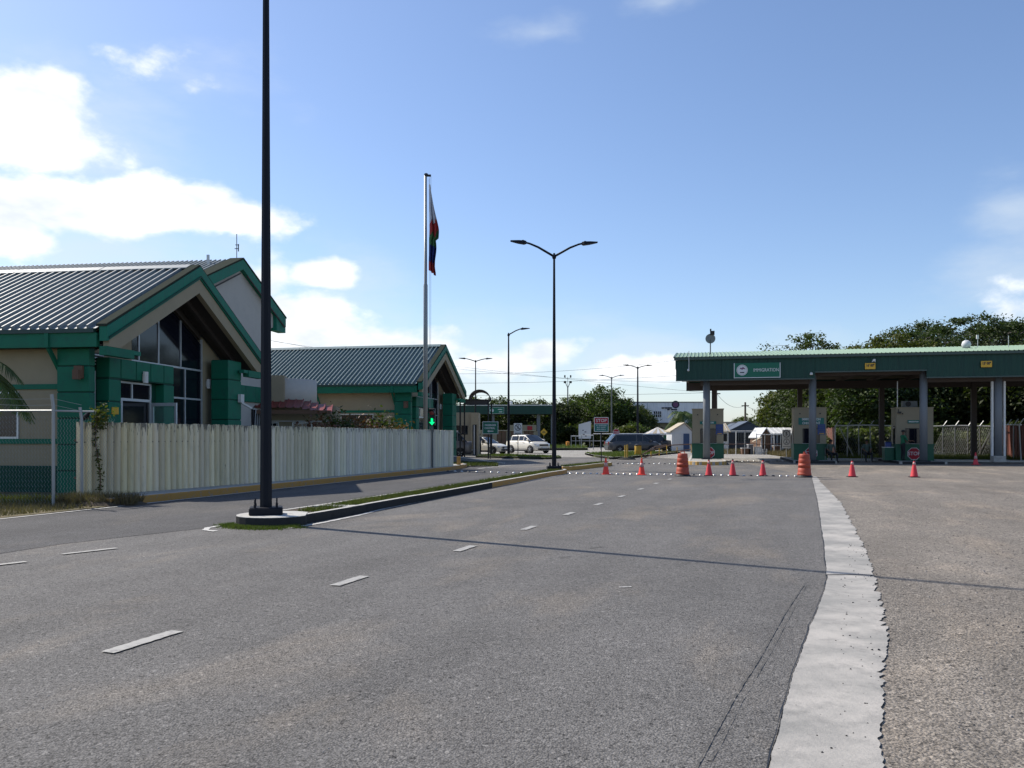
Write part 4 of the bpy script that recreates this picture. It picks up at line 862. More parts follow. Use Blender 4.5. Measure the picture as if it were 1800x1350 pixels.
for x, s_, lab in ((10.6, "16' 00\"", 'left'), (16.45, "15' 00\"", 'right')):
    q_ = thing('clearance_sign', {'left': 'small yellow height sign over the seated people, below a white floodlight', 'right': 'small yellow height sign near the right edge of the canopy fascia'}[lab], 'sign', C(x, -.10, 5.44), R(-13))
    MB().box(-.27, .27, 0, .03, -.17, .17, .008).build('panel', 'sign_yellow', q_); text('lettering', s_, .19, (0, -.003, .03), q_, 'sign_ink', bold=.008, squeeze=.8)
fl_ = thing('floodlight', 'small white floodlight above the left yellow clearance sign', 'floodlight', C(10.75, -.12, 5.72), R(-13)); MB().prism([(-.08, -.08), (0, .1), (.1, .1), (.1, -.08), (.04, 0)], -.1, .05).build('housing', 'white_metal', fl_)
cc_ = thing('security_camera', 'white camera hanging near the right end of the low fascia beside second column', 'camera', C(7.5, -.1, 5.0), R(-13)); MB().lathe([(.07, 0), (.09, .05), (.07, .13), (0, .15)], n=10).build('dome', 'white_metal', cc_)
ct = thing('wall_bracket', 'slim white bracket and lamp on the left end of the canopy fascia', 'lamp', C(.75, -.1, 0), R(-13)); MB().tube([(0, -.06, 5.4), (0, -.06, 6.5)], .02, 5).lathe([(.0, 5.3), (.07, 5.35), (.05, 5.45)], (-.03, -.08, 0), 8).build('lamp', 'white_metal', ct)
rd = thing('round_signal_disc', 'grey round disc with small black box on a pole above the canopy roof', 'signal', C(2.0, 3.0, 6.5), R(-13))
MB().tube([(0, 0, 0), (0, 0, 1.0)], .035, 6).build('pole', 'pole_grey', rd); disc(.30, 0, 24, (0, 1.05)).build('disc', 'column_grey', rd); MB().box(-.02, .25, -.08, .1, 1.28, 1.52).box(-.03, .06, -.04, .05, 1.5, 1.65).build('box', 'black', rd)
sp_ = thing('white_dome', 'white round radome on the right part of the canopy roof', 'radome', C(16.4, 3.2, 6.6), R(-13)); mb = MB(); mb.lathe([(0, .0), (.2, .06), (.26, .25), (.2, .42), (.1, .49), (0, .5)], n=16); mb.build('dome', 'white_paint', sp_, True); MB().box(-.2, .2, -.15, .15, -.1, .05).build('foot', 'pole_grey', sp_)
for x, h_, lab in ((17.0, .75, 'short white aerial right beside the radome on the canopy roof'), (18.6, .7, 'thin aerial standing far right on the canopy roof')):
    q_ = thing('aerial', lab, 'aerial', C(x, 3.2, 6.6), 0); MB().tube([(0, 0, 0), (0, 0, h_)], .018, 5).build('rod', 'white_metal', q_)
    if x < 18: MB().box(-.07, .05, -.03, .03, h_*.75, h_+.04).build('tip', 'white_metal', q_)

# booth islands
ki = struct('left_booth_island', MB().prism([(C(*p).x, C(*p).y) for p in [(.75, 9.5), (.75, -3.2)]+rounded((1.75, -3.2), 1.0, pi, 2*pi, 8)+[(2.75, -3.2), (2.75, 9.5)]], 0, .18, 'z'), 'concrete')
kerb(ki, [C(*p) for p in [(.72, 9.5), (.72, -3.2)]+rounded((1.75, -3.2), 1.03, pi, 2*pi, 8)+[(2.78, 9.5)]], 1, .2, .15, 2.2, 'kerb_yellow_bright')
for nm, x0, x1 in (('middle_booth_island', 6.6, 8.9), ('right_booth_island', 12.2, 14.6)):
    s_ = struct(nm, MB().prism([(C(*p).x, C(*p).y) for p in [(x0, 8.5), (x0, .2), (x1, .2), (x1, 8.5)]], 0, .14, 'z'), 'concrete'); kerb(s_, [C(*p) for p in [(x0-.02, 8.5), (x0-.02, .17), (x1+.02, .17), (x1+.02, 8.5)]], 1, .15, .14, 2.2, 'kerb_grey')
wk = struct('rear_walk', MB().prism([(C(*p).x, C(*p).y) for p in [(9.0, 5.6), (12.2, 5.9), (12.2, 7.6), (9.0, 7.6)]], 0, .10, 'z').prism([(C(*p).x, C(*p).y) for p in [(14.6, 5.2), (20, 4.9), (30, 4), (30, 5.5), (20, 6.5), (14.6, 7.2)]], 0, .10, 'z'), 'kerb_top')
struct('rear_turf', MB().prism([(C(*p).x, C(*p).y) for p in [(9.0, 7.6), (30, 5.5), (34, 12), (34, 20), (8.6, 20)]], 0, .06, 'z'), 'turf')
q = in_poly([(C(*p).x, C(*p).y) for p in [(9.0, 7.5), (14, 7.0), (30, 5.5), (30, 12), (9, 12)]], 14000, 31); link('rear_grass', blades('rear_grass', np.c_[q, np.full(len(q), .05)], .08, .4, .04, 'grass_blade', 6), kind='stuff')
# booths
def stop_oct(par, c, r_, y, nm='stop_plate', tsize=.2):
    mb = MB(); mb.prism([(c[0]+r_*cos(pi/8+k*pi/4), c[1]+r_*sin(pi/8+k*pi/4)) for k in range(8)], y-.01, y); o = mb.build(nm, 'sign_white', par)
    mb = MB(); mb.prism([(c[0]+r_*.93*cos(pi/8+k*pi/4), c[1]+r_*.93*sin(pi/8+k*pi/4)) for k in range(8)], y-.016, y-.0101); mb.build('red_face', 'sign_red', o)
    text('lettering', 'STOP', r_*.78, (c[0], y-.017, c[1]), o, 'sign_white', bold=.002, squeeze=.95)
def booth(label, x0, wd, top, lines, lc, stopx, small=False):
    B_ = thing('booth', label, 'booth', C(x0, 2.0, .14), R(-13)); D_ = 1.35
    MB().box(0, wd, 0, D_, .9, top).build('upper_wall', 'booth_cream', B_); MB().box(-.02, wd+.02, -.02, D_+.02, 0, .92).build('lower_wall', 'booth_green', B_); MB().box(-.04, wd+.1, -.06, D_+.04, .915, .96).build('counter', 'booth_green', B_)
    MB().box(-.03, wd+.03, -.03, D_+.03, top, top+.05).build('roof_slab', 'booth_cream', B_)
    wn = MB().box(.48, 1.42, -.02, .0, .97, 1.86).build('window', 'black', B_); MB().box(.51, .93, -.035, -.021, 1.0, 1.83).build('pane', 'dark_glass', wn); MB().box(.96, 1.39, -.035, -.021, 1.0, 1.83).build('pane', 'dark_glass', wn); MB().box(.44, 1.46, -.05, .0, .962, .975).build('sill', 'white_metal', wn)
    MB().box(-.03, -.001, .35, .75, .97, 2.0).build('side_window', 'dark_glass', B_)
    for x in (.32, wd-.35): MB().lathe([(.04, 0), (.04, .03)], n=8).build('vent_hole', 'black', B_).matrix_local = Matrix.Translation((x, 0, top-.32)) @ Matrix.Rotation(R(90), 4, 'X')
    if stopx is not None: stop_oct(B_, (stopx, .40), .37, -.05)
    return B_
def bsign(label, x, z, wd, h_, lines, ts):
    q_ = thing('booth_sign', label, 'sign', C(x, 1.96, z), R(-13)); MB().box(-wd/2, wd/2, 0, .03, -h_/2, h_/2).build('panel', 'sign_teal', q_)
    for i, l_ in enumerate(lines): text('lettering', l_, ts, (0, -.002, (len(lines)-1)*ts*.55-i*ts*1.12), q_, 'sign_white', bold=.004, squeeze=.8)
def poster(label, x):
    q_ = thing('blue_poster', label, 'poster', C(x, 1.96, 1.95), R(-13)); MB().box(-.21, .21, 0, .02, -.3, .3).build('sheet', 'sign_blue', q_)
    for k in range(4): MB().box(-.17, .17-.05*(k % 2), -.003, 0, .19-.11*k, .215-.11*k).build('printed_line', 'slate_blue', q_)
    MB().box(-.12, .15, -.003, 0, -.27, -.22).build('printed_line', 'yellow_paint', q_)
booth('cream and green booth behind the leftmost canopy column', .92, 1.84, 3.02, 1, 0, .98)
booth('middle cream and green booth, with the immigration checkpoint sign', 6.8, 1.80, 3.05, 2, 0, .95)
booth('cream and green booth with air conditioner on top, at right', 12.4, 1.95, 3.02, 1, 0, .92)
bsign('small green sign mostly hidden by the leftmost column on its booth', 1.85, 2.35, .95, .18, ['IMMIGRATION'], .13)
bsign('two-line green sign reading IMMIGRATION CHECKPOINT on the middle booth', 7.75, 2.42, 1.42, .40, ['IMMIGRATION', 'CHECKPOINT'], .20)
bsign('small green sign over the window of the right booth', 13.3, 2.37, .62, .19, ['IMMIGRATION'], .10)
poster('blue notice poster right of the window of the left booth', 2.52); poster('blue notice poster right of the window of the middle booth', 8.32)
ac = thing('air_conditioner', 'old air conditioner unit on the roof of the right booth', 'air conditioner', C(13.2, 2.5, 3.22), R(-13)); MB().box(-.4, .4, -.15, .2, 0, .36, .01).build('case', 'pole_grey', ac)
MB().lathe([(.13, 0), (.15, .03), (0, .031)], n=16).build('fan_grille', 'black', ac).matrix_local = Matrix.Translation((-.1, -.15, .18)) @ Matrix.Rotation(R(90), 4, 'X')
q_ = thing('security_camera', 'dark security camera on the top left corner of the right booth', 'camera', C(12.5, 1.9, 2.85), R(-13)); MB().box(-.06, .1, -.2, .05, 0, .1).tube([(0, .05, .05), (0, .1, .25)], .02, 5).build('camera_body', 'black', q_)
tag(MB().tube([(0, 0, 0), (0, 0, 1.5)], .03, 6).build('conduit_pipe', 'white_metal', loc=C(12.45, 2.0, 3.2)), 'thin white conduit rising from the top left of the right booth', 'pipe')
bb = thing('blue_bin', 'dark blue box on the ledge left of the right booth', 'box', C(12.15, 2.6, .92), R(-13)); MB().box(-.2, .12, 0, .3, 0, .26, .02).build('tub', 'sign_blue', bb); MB().box(-.22, .14, -.02, .32, .26, .29, .01).build('lid', 'sign_blue', bb)
bl = thing('booth_ledge', 'low green ledge at the left side of the right booth', 'ledge', C(12.1, 2.4, .14), R(-13)); MB().box(-.25, .25, 0, .7, .0, .74).build('wall', 'booth_green', bl); MB().box(-.27, .27, -.02, .72, .741, .775).build('top', 'white_metal', bl)
# ================================================================== ROAD FURNITURE
def cone(label, loc, m_, blackbase, rz=0.):
    t_ = thing('traffic_cone', label, 'traffic cone', loc, rz, 'traffic cones across the road')
    MB().box(-.18, .18, -.18, .18, .004, .03, .01).build('base', 'black' if blackbase else m_, t_)
    MB().lathe([(.145, .03), (.135, .05), (.055, .50), (.03, .62), (.022, .64)], n=20).build('cone_body', m_, t_, True)
    MB().lathe([(.0925, .32), (.0605, .485)], n=20).build('collar', 'collar_grey', t_, True) if not blackbase else MB().lathe([(.0605, .48), (.0425, .57)], n=20).build('collar', 'collar_grey', t_, True)
    MB().lathe([(.034, .62), (.034, .655), (.02, .665), (0, .665)], n=12).build('tip', m_ if not blackbase else 'black', t_, True)
cd_ = [(1065, 834, 'cone_orange', 0, 'leftmost orange traffic cone, between the lamp post and the next cone'), (1128, 835, 'cone_orange', 0, 'second orange traffic cone from the left, left of the first barrel'),
       (1246, 836.5, 'cone_red', 1, 'red cone just right of the first orange barrel'), (1288, 836.5, 'cone_red', 1, 'middle one of the three red cones between the two barrels'),
       (1341, 837, 'cone_red', 1, 'red cone left of the second barrel, rightmost between the barrels'), (1498, 838.5, 'cone_red', 1, 'red cone on the gravel in front of the seated people'),
       (1607, 839, 'cone_red', 1, 'red cone on the gravel in front of the right stop sign'), (1715, 817, 'cone_red', 0, 'red cone standing far right beside the walk under the canopy')]
for i, (px, py, m_, bb_, lab) in enumerate(cd_): cone(lab, G(px, py), m_, bb_, random.uniform(-.3, .3))
def barrel(label, loc, rz):
    t_ = thing('traffic_barrel', label, 'traffic barrel', loc, rz, 'orange traffic barrels')
    pr = [(.25, .03), (.26, .16), (.245, .17), (.24, .19), (.235, .34), (.222, .35), (.222, .365), (.228, .375), (.222, .52), (.21, .53), (.21, .545), (.215, .555), (.208, .70), (.197, .71), (.197, .725), (.2, .735), (.19, .86), (.17, .885), (0, .89)]
    MB().lathe(pr, n=28).build('drum', 'barrel_orange', t_, True); MB().lathe([(.235, .192), (.236, .335)], n=28).mat(0).lathe([(.229, .38), (.2235, .515)], n=28).build('faded_band', 'cone_orange' if 0 else 'barrel_orange', t_, True)
    MB().lathe([(.31, 0), (.32, .02), (.27, .06), (.26, .08)], n=24).build('rubber_base', 'black', t_)
    mb = MB(); mb.tube([(-.09, 0, .88), (-.08, 0, .96), (.08, 0, .96), (.09, 0, .88)], .022, 6); mb.build('handle', 'barrel_orange', t_)
barrel('orange barrel left of the leftmost booth, between the cones', G(1200, 837), .2); barrel('orange barrel at the start of the concrete strip', G(1414, 839), 1.)
st = [MB().lathe([(.068, 0), (.064, .018), (.045, .038), (.02, .047), (0, .048)], n=12).mesh('stud', 'stud_metal', True), MB().lathe([(.068, 0), (.064, .018), (.045, .038), (.02, .047), (0, .048)], n=12).mesh('stud', 'stud_black', True)]
def studs(a, b_, n, group, label):
    for i in range(n):
        p = Vector(a).lerp(Vector(b_), i/(n-1)); o = link('road_stud', st[0 if random.random() < .72 else 1], loc=(p.x+random.uniform(-.015, .015), p.y+random.uniform(-.015, .015), .008)); tag(o, label, 'road stud', group)
        o['label'] = '%d%s stud from the left, %s' % (i+1, {1: 'st', 2: 'nd', 3: 'rd'}.get((i+1) % 10 if (i+1) % 100 not in (11, 12, 13) else 0, 'th'), label)
studs(G(1003, 833), G(1425, 838.3), 35, 'metal studs under the row of cones', 'in the long row of domed studs beneath the cones')
studs(G(787, 829), G(917, 832.2), 11, 'metal studs across the left side road', 'in the short row of domed studs across the side road')
studs(G(1086, 815.5), G(1187, 816), 12, 'metal studs of the second row', 'in the short row behind the two orange cones')
studs(G(1275, 811), G(1386, 811), 12, 'metal studs between two booths', 'in the row between the left and the middle booth')

def signpost(label, px, D, zpole, rz=0., lean=0., r_=.028, m_='pole_grey', nm='road_sign', z0=0.):
    t_ = thing(nm, label, 'sign', (P(px, 0, D).x, D, z0), rz); MB().tube([(0, .03, -.05), (lean, .03, zpole)], r_, 6).build('post', m_, t_); return t_
def zz(py, D): return CH-(py-H0)*D/F
def panel(t_, x0, x1, z0, z1, m_, border='sign_white', y=0., bw=.035):
    MB().box(x0, x1, y-.0, y+.012, z0, z1, .004).build('border', border, t_); MB().box(x0+bw, x1-bw, y-.004, y-.0002, z0+bw, z1-bw).build('panel', m_, t_)
t_ = signpost('green PASSENGER CONTROL sign with left arrow before the arched shelter', 862, 55, zz(741, 55), m_='black')
panel(t_, -.53, .53, zz(763, 55), zz(741, 55), 'sign_green'); zc = zz(747.5, 55)
text('lettering', 'PASSENGER', .17, (0, -.007, zc), t_, 'sign_white', bold=.004, squeeze=.85); text('lettering', 'CONTROL', .17, (-.04, -.007, zc-.20), t_, 'sign_white', bold=.004, squeeze=.85)
z_ = zc-.40; MB().prism([(-.22, z_), (-.08, z_+.09), (-.08, z_+.03), (.2, z_+.03), (.2, z_-.03), (-.08, z_-.03), (-.08, z_-.09)], -.009, -.005).build('arrow', 'sign_white', t_)
t_ = signpost('STOP sign over green lettered panel on a thin post, left of the minivan', 1057, 49, zz(734, 49), m_='pole_dark')
a, b_, c_ = zz(759, 49), zz(745, 49), zz(733.5, 49)
MB().box(-.43, .43, 0, .012, a, c_, .004).build('border', 'sign_white', t_); MB().box(-.40, .40, -.004, -.0002, b_+.015, c_-.03).build('red_panel', 'sign_red', t_); MB().box(-.40, .40, -.004, -.0002, a+.03, b_-.015).build('green_panel', 'sign_teal', t_)
text('lettering', 'STOP', .27, (0, -.006, (b_+c_)/2-.01), t_, 'sign_white', bold=.0)
for i, s_ in enumerate(('ALL PASSENGERS', 'MUST ALIGHT', 'FROM VEHICLE')): text('lettering', s_, .115, (0, -.006, b_-.1-.125*i), t_, 'sign_white', squeeze=.72)
t_ = signpost('small red octagonal stop sign above the roof of the minivan', 1083, 78, zz(754, 78)); stop_oct(t_, (0, zz(760, 78)), .34, 0)
def walker(par, c, r_, y=-.006, slash=False):
    mb = MB(); n = 28
    mb.rows([[(c[0]+r_*cos(2*pi*k/n), y, c[1]+r_*sin(2*pi*k/n)) for k in range(n+1)], [(c[0]+r_*.84*cos(2*pi*k/n), y, c[1]+r_*.84*sin(2*pi*k/n)) for k in range(n+1)]])
    s_ = r_
    mb.prism([(c[0]-.10*s_, c[1]+.12*s_), (c[0]+.16*s_, c[1]+.3*s_), (c[0]+.14*s_, c[1]-.05*s_), (c[0]+.42*s_, c[1]-.55*s_), (c[0]+.28*s_, c[1]-.62*s_), (c[0]+.0*s_, c[1]-.2*s_), (c[0]-.38*s_, c[1]-.6*s_), (c[0]-.48*s_, c[1]-.5*s_), (c[0]-.15*s_, c[1]-.1*s_)], y-.002, y)
    mb.prism([(c[0]+.06*s_+.14*s_*cos(k*pi/4), c[1]+.48*s_+.14*s_*sin(k*pi/4)) for k in range(8)], y-.002, y)
    if slash: mb.bar((c[0]-r_*.62, y-.001, c[1]+r_*.62), (c[0]+r_*.62, y-.001, c[1]-r_*.62), .002, .1*r_*2, (1, 0, 1))
    mb.build('pictogram', 'sign_ink', par)
t_ = signpost('white sign with walking figure in a circle beside the white car', 910.5, 59, zz(744, 59), m_='pole_dark'); a, c_ = zz(763.5, 59), zz(744, 59)
MB().box(-.3, .3, 0, .012, a, c_, .003).build('panel', 'sign_white', t_); walker(t_, (0, c_-.29), .24, slash=True); MB().box(-.24, .24, -.004, -.001, a+.05, a+.10).build('printed_line', 'sign_ink', t_)
t_ = signpost('white signs with a circled 5 over a walking figure left of the middle booth', 1382.5, 58, zz(755, 58), m_='galv'); a, b_, c_ = zz(788, 58), zz(770, 58), zz(755.5, 58)
MB().box(-.3, .3, 0, .012, b_+.01, c_, .003).build('upper_panel', 'sign_white', t_); MB().box(-.3, .3, 0, .012, a, b_-.01, .003).build('lower_panel', 'sign_white', t_)
mb = MB(); n = 28; zc = (b_+c_)/2; mb.rows([[(.25*cos(2*pi*k/n), -.005, zc+.25*sin(2*pi*k/n)) for k in range(n+1)], [(.21*cos(2*pi*k/n), -.005, zc+.21*sin(2*pi*k/n)) for k in range(n+1)]]); mb.build('ring', 'sign_ink', t_)
text('lettering', '5', .34, (0, -.006, zc), t_, 'sign_ink', bold=.01); walker(t_, (0, b_-.27), .22); MB().box(-.27, .27, -.004, -.001, a+.1, a+.13).build('printed_line', 'sign_ink', t_)
t_ = signpost('tiny yellow diamond warning sign before the shrubs near the white car', 956, 93, zz(765, 93)); zc = zz(759.5, 93); MB().prism([(-.42, zc), (0, zc+.42), (.42, zc), (0, zc-.42)], -.01, .0).build('panel', 'sign_yellow', t_); MB().prism([(-.2, zc-.05), (-.08, zc+.1), (0, zc), (.08, zc+.1), (.2, zc-.05)], -.014, -.0105).build('bump_symbol', 'sign_ink', t_)
bd_ = thing('info_board', 'pale slanted-top information board in front of the dark trees', 'board', (P(1028, 0, 100).x, 100, 0)); z0, z1, z2 = zz(771, 100), zz(746, 100), zz(740, 100)
MB().prism([(-.75, z0), (.75, z0), (.75, z2), (-.75, z1)], 0, .06).build('panel', 'white_paint', bd_)
for x, z, s_ in ((-.1, 1.7, .16), (.1, 2.0, .14), (.15, 1.5, .12), (-.2, 2.2, .10)): MB().box(x-s_, x+s_*.6, -.01, -.001, z-.05, z+.05).build('dark_mark', 'sign_ink', bd_)
for x in (-.6, .6): MB().tube([(x, .05, 0), (x, .05, z0+.1)], .05, 6).build('leg', 'pole_grey', bd_)
def bin_(nm, label, px, py0, py1, wpx, m_, D):
    x = P(px, 0, D).x; h_ = (py1-py0)*D/F; r_ = wpx*D/F/2; t_ = thing(nm, label, 'bin', (x, D, max(0, zz(py1, D)))); MB().lathe([(r_*.85, 0), (r_, .06), (r_, h_*.86), (r_*.94, h_*.9)], n=12).build('tub', m_, t_, True); MB().lathe([(r_*1.05, h_*.86), (r_*1.05, h_*.93), (r_*.6, h_), (0, h_)], n=12).build('lid', 'black' if m_ == 'yellow_paint' else m_, t_)
bin_('litter_bin', 'yellow drum bin with dark lid on the island before the minivan', 1121.5, 780.5, 801, 12, 'yellow_paint', 60)
bin_('litter_bin', 'orange-yellow bin far back beside the shrubs left of the info board', 998, 776, 787.5, 6.5, 'bright_orange_plastic', 95)
t_ = thing('marker_post', 'yellow-brown double post on a dark base in front of the minivan', 'post', G(1101, 808)); MB().box(-.12, -.04, -.05, .05, 0, .95).build('post', 'yellow_paint', t_); MB().box(.02, .12, .02, .1, 0, .98).build('post', 'yellow_paint', t_)
mb = MB(); rs = [[(cos(k*pi/6)*r_*(1+.1*sin(k*2.)), sin(k*pi/6)*r_*.6, z) for k in range(12)] for r_, z in ((.62, 0), (.55, .09), (.25, .14), (.01, .15))]; mb.rows(rs, close=True); mb.build('rubble_base', 'shade_and_dark_parts', t_)
for (a, b_, lab) in ((G(1128, 806), G(1172, 799.5), 'rusty low rail slanting across the island before the minivan, nearer one'), (G(1135, 800), G(1215, 796.5), 'rusty low rail with posts running right towards the left booth')):
    t_ = thing('low_rail', lab, 'railing', a); d = b_-a; d.z = 0
    MB().tube([(0, 0, .25), tuple(d*.5+Vector((0, 0, .75))), tuple(d+Vector((0, 0, .8)))], .045, 6).build('rail', 'wood_brown', t_)
    MB().tube([(0, 0, .0), tuple(d+Vector((0, 0, .35)))], .035, 6).build('rail', 'wood_brown', t_)
    for k in range(4): q_ = d*(k/3); MB().tube([(q_.x, q_.y, -.05), (q_.x, q_.y, .25+.5*k/3)], .04, 6).build('post', 'yellow_paint', t_)
# islands and the raised side road
def island(nm, pts, h, km='kerb_grey', gr=3000, seed=1, hmax=.18):
    s_ = struct(nm, MB().prism(pts, 0, h-.02, 'z'), 'turf'); kerb(s_, list(pts)+[pts[0]], 1, h, .18, 3.5, km)
    q = in_poly(pts, gr, seed); link('island_grass', blades('island_grass', np.c_[q, np.full(len(q), h-.02)], .05, hmax, .05, 'grass_blade', seed), kind='stuff')
island('middle_island', [(6.6, 54.3), (8.2, 56.5), (14.8, 72), (10.8, 73.5), (6.0, 67.5), (6.0, 60)], .15, 'kerb_grey', 5000, 41)
island('left_island', [(-2.6, 58.5), (2.3, 54.2), (3.4, 56.3), (-.8, 61.8)], .14, 'kerb_grey', 3000, 42)
island('far_island', [(-6, 84), (8.0, 86.5), (9, 106), (-6, 106)], .25, 'kerb_grey', 9000, 43, .35)
island('corner_verge', [(-3.0, 41.8), (-2.3, 41.2), (-.7, 42.0), (-.9, 45.0), (-3.2, 45.2)], .06, 'kerb_grey', 2500, 44)
rp = thing('ramp_wall', 'low bluish concrete ramp wall beyond the end of the panel fence', 'wall', (-3.2, 45.6, 0)); 
for k in range(4): x0 = -1.4+k*1.05; MB().prism([(x0+.01, 0), (x0+1.04, 0), (x0+1.04, .62-.15*(k+1)), (x0+.01, .62-.15*k)], 0, .25).build('wall_block', 'column_grey', rp)
MB().prism([(-1.4, .6), (2.8, .0), (2.8, .04), (-1.4, .645)], -.02, .27).build('coping', 'kerb_top', rp)
t_ = thing('discarded_tyre', 'old black tyre lying beyond the end of the panel fence', 'tyre', G(816, 815.5)+Vector((0, 0, .02))); MB().lathe([(.12, 0), (.24, .03), (.24, .12), (.12, .15)], n=16).build('tread', 'rubber', t_, rot=(.25, .2, 0))
# arched shelter and left gate buildings
ar = thing('arched_shelter', 'arched metal-ribbed shelter roof on dark posts beyond the panel fence', 'shelter', (0, 56, 0)); X = lambda px: P(px, 0, 56).x
xl, xr, zs_ = X(825), X(861), zz(702, 56); rx = (xr-xl)/2; xc = (xl+xr)/2; rise = zz(686, 56)-zs_
mb = MB(); mb.rows([[(xc-rx*cos(pi*k/14), y, zs_+rise*sin(pi*k/14)) for k in range(15)] for y in (0, 3.)]); mb.build('vault', 'soffit', ar)
for j in range(5):
    MB().tube([(xc-rx*1.02*cos(pi*k/14), j*.75-.03, zs_+rise*1.04*sin(pi*k/14)) for k in range(15)], .035, 5).build('vault_rib', 'black', ar)
MB().prism([(X(818), zs_-.05), (xr+.05, zs_-.05), (xr-.1, zs_-.33), (X(814), zs_-.33)], 0, .06).build('skirt', 'soffit', ar); MB().box(X(808), xr+.05, -.04, .04, zs_-.38, zs_-.32).box(X(816), xr+.05, -.05, .05, zs_-.06, zs_).build('edge_beam', 'black', ar)
for px in (809, 858.5): MB().box(X(px)-.05, X(px)+.05, -.05, .05, 0, zs_-.1).build('post', 'black', ar)
for px in (812, 862): MB().box(X(px)-.05, X(px)+.05, 2.95, 3.05, 0, zs_-.1).build('post', 'black', ar)
for i in range(6): MB().box(X(797)+i*.13, X(797)+i*.13+.11, -.1, 2.8, zs_-.1-.03*0, zs_-.06).build('roof_strip', 'canopy_roof', ar)
gh = thing('gate_house', 'small flat cream gatehouse behind the arched shelter', 'building', (0, 64, 0)); X = lambda px: P(px, 0, 64).x
MB().box(X(780), X(828), 0, 3, 0, zz(725, 64)).build('wall', 'booth_cream', gh); MB().box(X(828), X(841.5), -.3, 3, 0, zz(725.5, 64)).build('front_wall', 'cream_wall', gh)
MB().box(X(801), X(809.5), -.03, .0, zz(764, 64), zz(748, 64)).build('window', 'dark_glass', gh); MB().box(X(811), X(822), -.03, .0, zz(764, 64), zz(748, 64)).build('window', 'dark_glass', gh)
dr = MB().box(X(831), X(838), -.33, -.30, .0, zz(746.5, 64)).build('door', 'black', gh); MB().box(X(833.2), X(834.6), -.36, -.331, .1, zz(747.5, 64)).build('door_bar', 'white_paint', dr)
tc_ = thing('far_canopy', 'distant teal fascia canopy before the trees behind the white car', 'canopy', (0, 105, 0)); X = lambda px: P(px, 0, 105).x
for a, b_ in ((780, 833.6), (834.4, 891.6), (892.4, 976)): MB().box(X(a), X(b_), 0, .3, zz(728, 105), zz(713, 105)).build('fascia_panel', 'canopy_fascia', tc_)
MB().prism([(X(780), zz(713, 105)), (X(976), zz(713, 105)), (X(976), zz(711.5, 105)), (X(866), zz(711.5, 105))], -.1, 6).build('roof_edge', 'white_metal', tc_); MB().box(X(780), X(975), .3, 7, zz(727, 105), zz(725, 105)).build('ceiling', 'canopy_under', tc_)
for px in (800, 866, 947, 972): MB().box(X(px)-.22, X(px)+.22, .8, 1.2, 0, zz(727, 105)).build('column', 'column_grey', tc_)
q_ = thing('canopy_sign', 'small green emblem sign on the distant teal canopy', 'sign', (X(873), 104.95, zz(721.5, 105))); MB().box(-.95, .95, -.03, 0, -.42, .42).build('border', 'sign_white', q_); MB().box(-.92, .92, -.035, -.031, -.39, .39).build('panel', 'sign_green', q_); disc(.23, -.04, 16, (-.6, 0)).build('emblem', 'sign_white', q_)
MB().box(.15, .72, -.038, -.0355, .09, .17).box(.3, .72, -.038, -.0355, -.22, -.14).build('printed_line', 'sign_white', q_)
q_ = thing('white_dome', 'small white radome on top of the distant teal canopy', 'radome', (X(897.5), 106, zz(711, 105))); MB().lathe([(.0, 0), (.2, .05), (.27, .25), (.18, .42), (0, .5)], n=12).build('dome', 'white_paint', q_, True)
bk = thing('brown_gate_wall', 'brown and grey wall with openings under the distant canopy', 'wall', (0, 99, 0)); X = lambda px: P(px, 0, 99).x
MB().box(X(894), X(943), .2, .5, zz(756, 99), zz(747, 99)).build('upper_wall', 'booth_cream', bk)
for i in range(13): a = 842+i*8; MB().box(X(a), X(a+7.2), .25, .35, 0, zz(758+(0 if i > 5 else -1), 99)).build('board', 'wood_brown' if i % 3 else 'booth_cream', bk)
MB().box(X(842), X(942), .15, .25, zz(757.5, 99), zz(756, 99)).build('top_beam', 'tan_roof', bk); MB().box(X(927), X(935.5), .1, .19, zz(756, 99), zz(749, 99)).build('red_board', 'sign_red', bk)
pf = thing('pipe_fence', 'pale pipe rail and mesh fence in front of the info board', 'fence', (0, 90, 0)); X = lambda px: P(px, 0, 90).x
for a, b_, y0 in ((1004, 1022, 766.5), (1022, 1043, 765), (1043, 1135, 762.5)): MB().tube([(X(a), 0, zz(y0, 90)), (X(b_), 0, zz(y0, 90))], .045, 5).build('rail', 'white_metal', pf)
for px in (1004, 1012, 1022, 1043, 1056, 1072, 1090, 1110): MB().tube([(X(px), 0, 0), (X(px), 0, zz(765, 90))], .04, 5).build('post', 'galv', pf)
MB().tube([(X(1004), 0, zz(775, 90)), (X(1062), 0, zz(775, 90))], .03, 5).build('rail', 'galv', pf)

